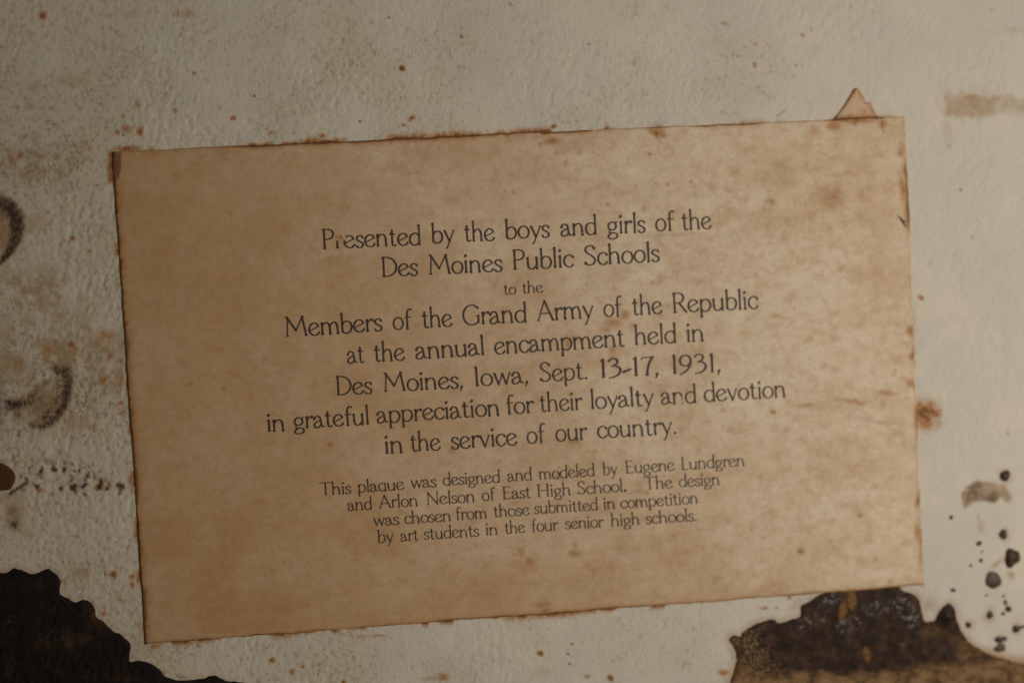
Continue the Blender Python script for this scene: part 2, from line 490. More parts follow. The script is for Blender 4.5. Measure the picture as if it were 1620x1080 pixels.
    tan = np.maximum(tan, .65 * blob(WX, WY, 60, 262, 110, 34) * sst(.35, .7, fbm(X, Y, 20, 404, 4))); tan = np.maximum(tan, .7 * blob(WX, WY, 25, 810, 26, 34)); tan = np.maximum(tan, 1.1 * blob(WX, WY, 70, 642, 44, 36)); dark = np.maximum(dark, .46 * blob(WX, WY, 64, 642, 42, 27) * (.5 + fbm(X, Y, 9, 407, 3)))
    tan = np.maximum(tan, .35 * blob(WX, WY, 120, 818, 8, 12)); tan = np.maximum(tan, .3 * blob(X, Y, 270, 22, 150, 10))
    # flat stains left of and above the drops
    dm, tm = segd(WX, WY, [(1526, 802), (1533, 786), (1545, 775), (1560, 776), (1574, 780), (1586, 778), (1597, 792)])
    rm = 3 + 14 * np.sin(np.clip(tm, .0, 1) * math.pi) ** .8 - 3 * np.exp(-((tm - .5) / .1) ** 2)
    mush = sst(rm + 5, rm - 4, dm) * (.5 + .8 * fbm(X, Y, 9, 68, 3))
    tan = np.maximum(tan, mush * 1.0 * (.65 + .5 * fbm(X, Y, 10, 66, 3)))
    tan = np.maximum(tan, .75 * blob(WX, WY, 1594, 792, 10, 4, 55)); tan = np.maximum(tan, .45 * blob(WX, WY, 1551, 833, 8, 16, -12))
    tan = np.maximum(tan, .8 * blob(WX, WY, 1579, 890, 6, 18, 48)); tan = np.maximum(tan, .9 * blob(WX, WY, 1600, 910, 10, 8)); tan = np.maximum(tan, .3 * blob(WX, WY, 1604, 977, 12, 8))
    for x, y in ((1590, 752), (1587, 845), (1601, 882), (1571, 917), (1566, 972), (1532, 988), (1608, 995), (1583, 1011), (1582, 1024)):
        tan = np.maximum(tan, .62 * blob(WX, WY, x, y, 13, 14))
    dark = np.maximum(dark, mush * .95 * (blob(X, Y, 1542, 780, 17, 24) * 1.0 + blob(X, Y, 1568, 790, 13, 7) + .7 * blob(X, Y, 1580, 780, 14, 7)) * (.5 + fbm(X, Y, 6, 67, 3)))
    dark = np.maximum(dark, .45 * blob(WX, WY, 1527, 800, 4, 8)); dark = np.maximum(dark, .45 * blob(WX, WY, 1547, 818, 3, 7))
    # finger smears at the left: short arcs broken up by ridges, plus one painted soft shadow
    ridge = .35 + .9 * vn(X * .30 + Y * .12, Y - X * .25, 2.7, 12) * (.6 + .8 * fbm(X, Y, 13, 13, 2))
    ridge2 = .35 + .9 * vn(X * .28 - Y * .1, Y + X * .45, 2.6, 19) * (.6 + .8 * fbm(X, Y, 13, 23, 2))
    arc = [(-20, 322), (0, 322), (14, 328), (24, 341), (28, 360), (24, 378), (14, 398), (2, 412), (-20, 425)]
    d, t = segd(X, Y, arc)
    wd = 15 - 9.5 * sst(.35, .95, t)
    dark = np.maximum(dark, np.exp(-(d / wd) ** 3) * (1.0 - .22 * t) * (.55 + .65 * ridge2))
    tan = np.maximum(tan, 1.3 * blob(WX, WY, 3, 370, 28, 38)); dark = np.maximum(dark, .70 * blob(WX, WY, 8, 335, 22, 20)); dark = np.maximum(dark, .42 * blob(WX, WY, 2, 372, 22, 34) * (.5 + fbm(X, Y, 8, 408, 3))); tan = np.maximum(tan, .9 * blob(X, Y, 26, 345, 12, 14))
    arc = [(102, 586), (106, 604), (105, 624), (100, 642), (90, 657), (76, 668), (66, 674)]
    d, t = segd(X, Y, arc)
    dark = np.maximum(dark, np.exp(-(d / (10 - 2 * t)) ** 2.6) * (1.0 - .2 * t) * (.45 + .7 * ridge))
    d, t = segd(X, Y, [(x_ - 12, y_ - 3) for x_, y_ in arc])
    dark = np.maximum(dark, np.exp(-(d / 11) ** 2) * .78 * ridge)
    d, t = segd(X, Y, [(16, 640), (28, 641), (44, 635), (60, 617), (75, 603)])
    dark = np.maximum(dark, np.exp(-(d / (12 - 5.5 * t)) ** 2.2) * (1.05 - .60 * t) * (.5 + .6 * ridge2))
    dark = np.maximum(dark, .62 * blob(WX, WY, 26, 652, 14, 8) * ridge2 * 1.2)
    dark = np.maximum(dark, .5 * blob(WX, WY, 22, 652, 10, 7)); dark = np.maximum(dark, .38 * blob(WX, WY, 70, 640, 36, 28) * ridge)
    dark = np.maximum(dark, .5 * blob(WX, WY, -2, 640, 16, 60, 0, 1.5)); dark = np.maximum(dark, .8 * blob(WX, WY, 28, 685, 4, 7) * ridge)  # first blob paints the blurred upright shadow at the left edge; second is a smear
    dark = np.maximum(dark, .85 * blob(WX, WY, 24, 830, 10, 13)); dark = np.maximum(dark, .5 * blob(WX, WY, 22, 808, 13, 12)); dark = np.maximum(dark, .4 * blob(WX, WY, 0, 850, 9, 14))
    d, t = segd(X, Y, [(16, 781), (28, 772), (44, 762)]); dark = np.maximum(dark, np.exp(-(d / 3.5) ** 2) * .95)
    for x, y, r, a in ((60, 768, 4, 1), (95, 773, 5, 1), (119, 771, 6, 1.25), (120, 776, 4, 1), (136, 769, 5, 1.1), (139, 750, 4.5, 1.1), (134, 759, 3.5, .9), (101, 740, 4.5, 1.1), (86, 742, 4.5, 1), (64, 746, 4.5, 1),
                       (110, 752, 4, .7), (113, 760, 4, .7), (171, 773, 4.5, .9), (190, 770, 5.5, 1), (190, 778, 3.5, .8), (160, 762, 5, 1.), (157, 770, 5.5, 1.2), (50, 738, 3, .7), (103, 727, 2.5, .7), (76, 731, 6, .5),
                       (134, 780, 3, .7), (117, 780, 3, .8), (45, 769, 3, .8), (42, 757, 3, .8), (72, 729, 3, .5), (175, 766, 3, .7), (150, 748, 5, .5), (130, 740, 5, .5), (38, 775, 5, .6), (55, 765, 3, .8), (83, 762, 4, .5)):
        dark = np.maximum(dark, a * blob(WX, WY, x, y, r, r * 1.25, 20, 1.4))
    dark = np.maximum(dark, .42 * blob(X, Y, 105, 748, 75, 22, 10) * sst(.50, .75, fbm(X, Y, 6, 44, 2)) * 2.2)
    for x, y in ((899, 1034), (901, 1050), (905, 1018), (402, 152), (195, 214), (615, 28), (731, 59), (569, 192)):
        dark = np.maximum(dark, 1.2 * blob(X, Y, x, y, 2.4, 2.0))
    d, t = segd(X, Y, [(1229, 184), (1238, 178), (1245, 173)]); dark = np.maximum(dark, np.exp(-(d / 2.4) ** 2) * .5)
    tan = np.maximum(tan, .55 * sst(.56, .82, fbm(X, Y, 60, 405, 4)) * sst(420, 120, X))
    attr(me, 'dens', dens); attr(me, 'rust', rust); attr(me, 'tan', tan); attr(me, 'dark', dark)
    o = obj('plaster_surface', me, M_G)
    o['kind'] = 'structure'
    return o


POOL_R = [(1150, 1130), (1155, 1080), (1160, 1063), (1164, 1050), (1165, 1033), (1160, 1020), (1153, 1013), (1154, 1008), (1162, 1004), (1171, 1007), (1176, 1000), (1190, 989), (1207, 982),
          (1223, 980), (1233, 984), (1247, 981), (1262, 976), (1267, 972), (1268, 959), (1282, 950), (1297, 940), (1313, 937), (1323, 937), (1331, 930), (1334, 916), (1412, 914), (1424, 927), (1430, 935),
          (1438, 936), (1450, 942), (1455, 950), (1458, 967), (1463, 981), (1472, 982), (1480, 980), (1487, 965), (1496, 957), (1503, 954), (1509, 960), (1513, 975), (1516, 987), (1523, 1000),
          (1533, 1015), (1547, 1025), (1563, 1033), (1588, 1041), (1613, 1048), (1660, 1056), (1760, 1085), (1770, 1200), (1150, 1200), (1150, 1130)]
POOL_L = [(-150, 915), (-60, 900), (0, 905), (12, 905), (22, 899), (31, 900), (43, 905), (55, 907), (65, 903), (75, 899), (84, 904), (94, 914), (96, 921), (94, 938), (106, 945), (119, 952),
          (131, 948), (142, 952), (149, 962), (152, 974), (164, 983), (179, 998), (193, 1004), (205, 1017), (207, 1024), (205, 1045), (219, 1044), (233, 1047), (253, 1058), (262, 1069),
          (277, 1074.5), (296, 1075.5), (318, 1072.6), (337, 1068), (349, 1072.6), (361, 1077), (375, 1078), (400, 1083), (440, 1100), (455, 1200), (-150, 1200), (-150, 915)]

build_ground()


# ---------------------------------------------------------------- generic patch lying on the plaster: outline in plane, thickness falling to the rim
def outline(pts, step=3.0, jit=.8, seed=1, smooth=True):
    p = np.array(pts, float)
    out = []
    n = len(p) - 1
    for i in range(n):
        a = p[i]; b = p[i + 1]
        p0 = p[i - 1] if i > 0 else p[n - 1]; p3 = p[i + 2] if i + 2 <= n else p[1]
        L = np.hypot(*(b - a)); k = max(1, int(L / step))
        for j in range(k):
            t = j / k
            if smooth and L < 60:
                q = .5 * ((2 * a) + (-p0 + b) * t + (2 * p0 - 5 * a + 4 * b - p3) * t * t + (-p0 + 3 * a - 3 * b + p3) * t ** 3)
            else:
                q = a + (b - a) * t
            out.append(q)
    out = np.array(out)
    out[:, 0] += (fbm(out[:, 0], out[:, 1], 6, seed, 2) - .5) * 2 * jit
    out[:, 1] += (fbm(out[:, 0], out[:, 1], 6, seed + 9, 2) - .5) * 2 * jit
    return out


def inside(P, poly):
    x, y = P[:, 0], P[:, 1]
    r = np.zeros(len(P), bool)
    x1, y1 = poly[:, 0], poly[:, 1]; x2, y2 = np.roll(x1, -1), np.roll(y1, -1)
    for a, b, c, d in zip(x1, y1, x2, y2):
        m = ((b > y) != (d > y))
        r ^= m & (x < (c - a) * (y - b) / ((d - b) if d != b else 1e-9) + a)
    return r


def patch(pts, height, st=3.0, jit=.8, seed=1, base=None, smooth=True):
    """returns mesh vertices in photo-plane coordinates (X, Y), heights mm, distance to rim, triangles"""
    ol = outline(pts, st, jit, seed, smooth)
    lo = ol.min(0); hi = ol.max(0)
    gx, gy = np.meshgrid(np.arange(lo[0], hi[0], st), np.arange(lo[1], hi[1], st))
    G = np.stack([gx.ravel(), gy.ravel()], -1) + rng.uniform(-.25, .25, (gx.size, 2)) * st
    G = G[inside(G, ol)]
    ring = [tuple(q) for q in ol] + [tuple(ol[0])]
    d, _ = segd(G[:, 0], G[:, 1], ring)
    G = G[d > st * .55]; d = d[d > st * .55]
    V = np.vstack([ol, G]); n = len(ol)
    D = np.concatenate([np.zeros(n), d])
    res = delaunay_2d_cdt([Vector(v) for v in V], [], [list(range(n))], 0, 1e-6, True)
    Vn = np.array([(v.x, v.y) for v in res[0]])
    src = [s[0] if s else -1 for s in res[3]]
    Dn = np.array([D[s] if s >= 0 else 0 for s in src])
    F = [list(f) for f, og in zip(res[2], res[5]) if len(f) == 3 and og]
    X, Y = Vn[:, 0], Vn[:, 1]
    b = ground_h(X, Y) if base is None else base(X, Y)
    H = b + .03 + height(X, Y, Dn)
    F = np.array(F)
    # wind the triangles upwards (photo y points down)
    A, B, C = Vn[F[:, 0]], Vn[F[:, 1]], Vn[F[:, 2]]
    cr = (B[:, 0] - A[:, 0]) * (C[:, 1] - A[:, 1]) - (B[:, 1] - A[:, 1]) * (C[:, 0] - A[:, 0])
    F[cr > 0] = F[cr > 0][:, ::-1]
    # wall round the rim, sunk into the plaster
    from collections import Counter
    ec = {}
    for f in F:
        for i in range(3):
            ec[(f[i], f[(i + 1) % 3])] = 1
    be = [(a, c) for (a, c) in ec if (c, a) not in ec]
    bv = sorted({a for e in be for a in e}); mp = {v: len(X) + i for i, v in enumerate(bv)}
    X2 = np.concatenate([X, X[bv]]); Y2 = np.concatenate([Y, Y[bv]]); H2 = np.concatenate([H, b[bv] - .12]); D2 = np.concatenate([Dn, Dn[bv]])
    W = []
    for a, c in be:
        W.append((c, a, mp[a])); W.append((c, mp[a], mp[c]))
    F = np.vstack([F, np.array(W)])
    return X2, Y2, H2, D2, F


def hr(X, Y, D):
    h = .17 * (1 - np.exp(-D / 4.0)) + .05 * np.exp(-((D - 5) / 4) ** 2)
    h = h + (fbm(X, Y, 40, 77, 3) - .45) * .22 * sst(2, 14, D) + (fbm(X, Y, 9, 78, 3) - .5) * .13 * sst(1, 8, D)
    h = h + .55 * blob(X, Y, 1499, 971, 11, 13) * sst(0, 8, D)
    h = h * (1 - .75 * sst(965, 925, Y) * sst(1470, 1440, X))
    return h


X, Y, H, D, F = patch(POOL_R, hr, 2.6, 1.7, 5)
H = np.where((Y < 934) & (X < 1440), np.minimum(H, .028), H)
me = new_mesh('lacquer_patch', plane(X, Y, H), F)
bnd = 1062 - 20 * sst(1350, 1560, X) - 10 * sst(1230, 1150, X) + (fbm(X, Y, 40, 31, 3) - .5) * 26
tan = sst(bnd - 16, bnd + 14, Y) * 1.0
tan = np.maximum(tan, .62 * sst(1480, 1530, X) * sst(975, 1010, Y)); tan = np.maximum(tan, .5 * blob(X, Y, 1430, 1020, 12, 25, 20))
tan = np.maximum(tan, .55 * blob(X, Y, 1470, 1000, 30, 20)); tan = np.maximum(tan, .9 * blob(X, Y, 1600, 1055, 50, 22))
attr(me, 'tan', tan)
attr(me, 'orange', np.maximum.reduce([.95 * blob(X, Y, 1348, 950, 8, 16, 0, 2), .9 * blob(X, Y, 1333, 965, 7, 20, 12, 1.5), .8 * blob(X, Y, 1371, 1035, 6, 16, -10, 1.4), .35 * blob(X, Y, 1243, 984, 10, 4), .35 * blob(X, Y, 1460, 1002, 8, 5), 1.0 * blob(X, Y, 1345, 935, 14, 4)]))
attr(me, 'gloss', np.clip(sum(blob(X, Y, a_, b_, c_, d_) for a_, b_, c_, d_ in ((1273, 987, 12, 12), (1292, 978, 13, 10), (1335, 992, 16, 8), (1348, 984, 14, 10), (1385, 962, 22, 12), (1440, 975, 14, 18), (1425, 955, 14, 12), (1498, 962, 12, 13), (1315, 950, 14, 10))), 0, 1))
attr(me, 'speck', np.clip(.95 * sst(1245, 1175, X) + .5 * sst(1300, 1220, X) * sst(985, 1060, Y) + .25 * sst(1030, 1080, Y), 0, 1))
attr(me, 'brown', np.clip(.5 * sst(12, 2, D) * fbm(X, Y, 30, 2, 2) + .4 * fbm(X, Y, 60, 3, 3) * sst(960, 1060, Y), 0, 1))
tag(obj('lacquer_patch', me, M_L), 'glossy dark brown lacquer patch turning tan lower down, under the lower right label corner', 'lacquer patch', 'dark lacquer patches')


def hl(X, Y, D):
    h = .15 * (1 - np.exp(-D / 3.5)) 
    return h * .55 + (fbm(X, Y, 60, 87, 3) - .45) * .10 * sst(2, 14, D) + (fbm(X, Y, 8, 88, 3) - .5) * .06 * sst(1, 8, D)


X, Y, H, D, F = patch(POOL_L, hl, 2.6, 1.3, 15)
me = new_mesh('lacquer_patch', plane(X, Y, H), F)
attr(me, 'tan', 0 * X); attr(me, 'orange', 0 * X)
sp = .10 + .35 * sst(.62, .8, fbm(X, Y, 5, 41, 2)) + .3 * blob(X, Y, 20, 980, 30, 20) + .45 * blob(X, Y, 10, 1060, 26, 22) * fbm(X, Y, 10, 4, 2) * 1.5
attr(me, 'speck', sp * .8)
attr(me, 'brown', np.clip(.45 * blob(X, Y, 110, 1012, 70, 26, -8) + .45 * blob(X, Y, 150, 975, 14, 30, -30) + .3 * blob(X, Y, 200, 1072, 120, 12) + .35 * blob(X, Y, 60, 925, 40, 18), 0, 1) * (.4 + fbm(X, Y, 22, 9, 3)))
tag(obj('lacquer_patch', me, M_L2), 'near black lacquer patch with scalloped edge, left of the lower left label corner', 'lacquer patch', 'dark lacquer patches')


# a small solid brown patch on the left edge
def hs(X, Y, D):
    return .10 * (1 - np.exp(-D / 3))


X, Y, H, D, F = patch([(-30, 735), (-12, 728), (2, 732), (14, 738), (23, 748), (24.5, 757), (21, 766), (16, 774), (4, 776), (-14, 778), (-30, 770), (-30, 735)], hs, 2.5, .6, 25)
me = new_mesh('lacquer_spot', plane(X, Y, H), F)
attr(me, 'tan', 0 * X); attr(me, 'orange', 0 * X); attr(me, 'speck', 0 * X); attr(me, 'brown', 1.4 + 0 * X)
tag(obj('lacquer_spot', me, M_L), 'small rounded red-brown lacquer spot at the left edge, above the near black patch', 'lacquer spot')


# ---------------------------------------------------------------- drops of varnish at the lower right
def drop_mesh(x, y, rx, ry, hgt, ang=0, seed=0, tanv=0.0, lump=.12, name='varnish_drop'):
    nr, na = 9, 30
    r = np.random.default_rng(seed)
    ph = r.uniform(0, 6.28, 3); am = r.uniform(.3, 1, 3) * lump
    c, s = math.cos(math.radians(ang)), math.sin(math.radians(ang))
    ox, oy = r.uniform(-.22, .22, 2)
    Xs, Ys, Hs, Rs = [x + ox * rx * .5], [y + oy * ry * .5], [hgt], [0]
    for i in range(1, nr + 1):
        q = i / nr
        for j in range(na):
            a = 2 * math.pi * j / na
            k = 1 + am[0] * math.cos(2 * a + ph[0]) + am[1] * math.cos(3 * a + ph[1]) + am[2] * .6 * math.cos(5 * a + ph[2])
            u = q * rx * k * math.cos(a) + ox * rx * .5 * (1 - q); v = q * ry * k * math.sin(a) + oy * ry * .5 * (1 - q)
            Xs.append(x + u * c - v * s); Ys.append(y + u * s + v * c)
            Hs.append(hgt * (1 - q ** 2.0) ** .75 if i < nr else 0.0); Rs.append(q)
    for j in range(na):      # sunk rim
        Xs.append(Xs[1 + (nr - 1) * na + j]); Ys.append(Ys[1 + (nr - 1) * na + j]); Hs.append(-.15); Rs.append(1)
    Xs, Ys, Hs = np.array(Xs), np.array(Ys), np.array(Hs)
    Hs = np.where(Hs > 0, Hs * .72, Hs) + ground_h(Xs, Ys) + .02
    F = []
    for j in range(na):
        F.append((0, 1 + (j + 1) % na, 1 + j))
    for i in range(nr):
        a0 = 1 + i * na; b0 = a0 + na
        for j in range(na):
            k = (j + 1) % na
            F.append((a0 + j, a0 + k, b0 + k)); F.append((a0 + j, b0 + k, b0 + j))
    me = new_mesh(name, plane(Xs, Ys, Hs), np.array(F))
    attr(me, 'rim', np.array(Rs)); attr(me, 'tan', tanv + 0 * Xs)
    return me


def tail_mesh(a, b, wa, wb, h=.10, tanv=.5):
    X, Y, H, D, F = patch([(a[0], a[1] - wa), (b[0], b[1] - wb), (b[0], b[1] + wb), (a[0], a[1] + wa), (a[0], a[1] - wa)], lambda X, Y, D: h * sst(0, 2, D), 1.5, .15, 4, smooth=False)
    me = new_mesh('tail', plane(X, Y, H), F)
    attr(me, 'rim', .9 + 0 * X); attr(me, 'tan', tanv + 0 * X)
    return me


GR = 'dark varnish drops spattered right of the label'
drops = [
    (1590, 752, 8.2, 9, .62, 10, 0, 'cone shaped dark drop, uppermost of the spatter, just above the arched tan stain'),
    (1587, 845, 6.5, 8.2, .50, 10, 0, 'egg shaped grey-brown drop right of the narrow streak, straight above the largest glossy drop'),
    (1549, 859, 5.4, 3.4, .28, -18, 0, 'small flattened drop lying slantwise just under the narrow tan streak'),
    (1554, 872, 1.9, 1.8, .10, 0, .3, 'faint pinpoint drop, second down in the column under the narrow tan streak'),
    (1552, 886, 3.2, 3.4, .20, 0, 0, 'small round drop at the foot of the column under the narrow tan streak'),
    (1536, 894, 2.4, 2.4, .16, 0, 0, 'tiny lone drop just left of the column under the narrow tan streak'),
    (1505, 818, 3.4, 3.3, .22, 0, 0, 'tiny dark drop nearest to the right edge of the label, left of the arched stain'),
    (1601, 882, 12.8, 14.5, .95, 35, 0, 'largest glossy near black drop with a bright highlight, near the right edge'),
    (1571, 917, 12.5, 14, .26, 0, .35, 'broad flat dark brown drop, down and left of the glossy highlighted one'),
    (1508, 933, 4.4, 3.2, .26, 5, 0, 'small dark drop midway between the label corner and the broad flat brown drop'),
    (1587, 970, 3.3, 2.8, .20, 0, .1, 'tiny drop between the tailed drop and the two linked drops'),
    (1583, 1011, 9.5, 5.6, .40, -12, .25, 'wide oval dark brown drop, upper one of the stacked pair at the bottom'),
    (1582, 1024.5, 9.3, 6.6, .36, -8, .85, 'tan centred oval drop, lower one of the stacked pair at the bottom'),
]
for i, (x, y, rx, ry, h, an, tv, lb) in enumerate(drops):
    tag(obj('varnish_drop', drop_mesh(x, y, rx, ry, h, an, 20 + i, tv, .13 if rx > 9 else .10), M_D), lb, 'varnish drop', GR)


def drop_group(name, label, parts):
    x, y = unproject(parts[0][1], parts[0][2])
    e = bpy.data.objects.new(name, None); e.empty_display_size = .002
    COL.objects.link(e)
    tag(e, label, 'varnish drop', GR)
    for p in parts:
        if p[0] == 'drop':
            obj('drop', drop_mesh(*p[1:], name='drop'), M_D, e)
        else:
            obj('tail', tail_mesh((p[1], p[2]), *p[3:]), M_D, e)
    return e


drop_group('linked_varnish_drops', 'two small drops linked by a thin brown streak, right of the lacquer patch peak',
           [('drop', 1566, 972, 5.4, 6.2, .40, 0, 91), ('drop', 1532, 988, 5.0, 4.6, .36, 0, 92), ('tail', 1563, 974, (1535, 987), 2.6, 2.0)])
drop_group('tailed_varnish_drop', 'small drop with a short tail running up and left, above the stacked pair',
           [('drop', 1595.5, 963, 5.0, 5.2, .42, 0, 93), ('drop', 1590.5, 952, 3.2, 4.2, .16, -20, 94, .4), ('tail', 1591, 955, (1595, 962), 2.2, 2.4)])
drop_group('tailed_varnish_drop', 'dark drop with a streak running off to the right edge of the picture',
           [('drop', 1607.5, 994.5, 6.4, 5.8, .40, 0, 95), ('tail', 1612, 992, (1650, 985), 2.6, 1.2)])
drop_group('speck_pair', 'faint pair of brown specks just below the broad flat brown drop',
           [('drop', 1561, 941, 2.2, 2.0, .08, 0, 96, .8), ('drop', 1588, 942, 3.2, 1.6, .08, -35, 97, .6)])


# ---------------------------------------------------------------- the scrap of paper under the top edge
scrap = [(1354, 139), (1359, 141), (1366, 152), (1368, 158), (1370, 163), (1378, 161), (1381, 170), (1386, 180), (1391, 187), (1392, 200), (1316, 205), (1318, 189), (1330, 174), (1342, 156), (1350, 142), (1354, 139)]
X, Y, H, D, F = patch(scrap, lambda X, Y, D: .03 + .07 * sst(0, 10, D) * sst(185, 150, Y), 2.2, .5, 35, smooth=False)
H = np.where(Y > 184, np.minimum(H, .030), H)
me = new_mesh('paper_scrap', plane(X, Y, H), F)
dl, _ = segd(X, Y, [(1318, 190), (1354, 139)]); db, _ = segd(X, Y, [(1318, 189), (1391, 187)]); dr, _ = segd(X, Y, [(1358, 141), (1370, 163), (1391, 187)])
attr(me, 'rust', np.maximum.reduce([1.5 * np.exp(-dl / 3.0), 1.5 * np.exp(-db / 4.5), .6 * np.exp(-dr / 6) * (.5 + fbm(X, Y, 9, 3, 2)), .55 * blob(X, Y, 1368, 178, 6, 9), .6 * blob(X, Y, 1380, 176, 5, 8)]))
attr(me, 'tone', .55 - .7 * blob(X, Y, 1372, 167, 5, 8))
tag(obj('paper_scrap', me, M_P), 'small triangular rust-stained paper corner sticking up from under the label, near its top right corner', 'paper scrap')


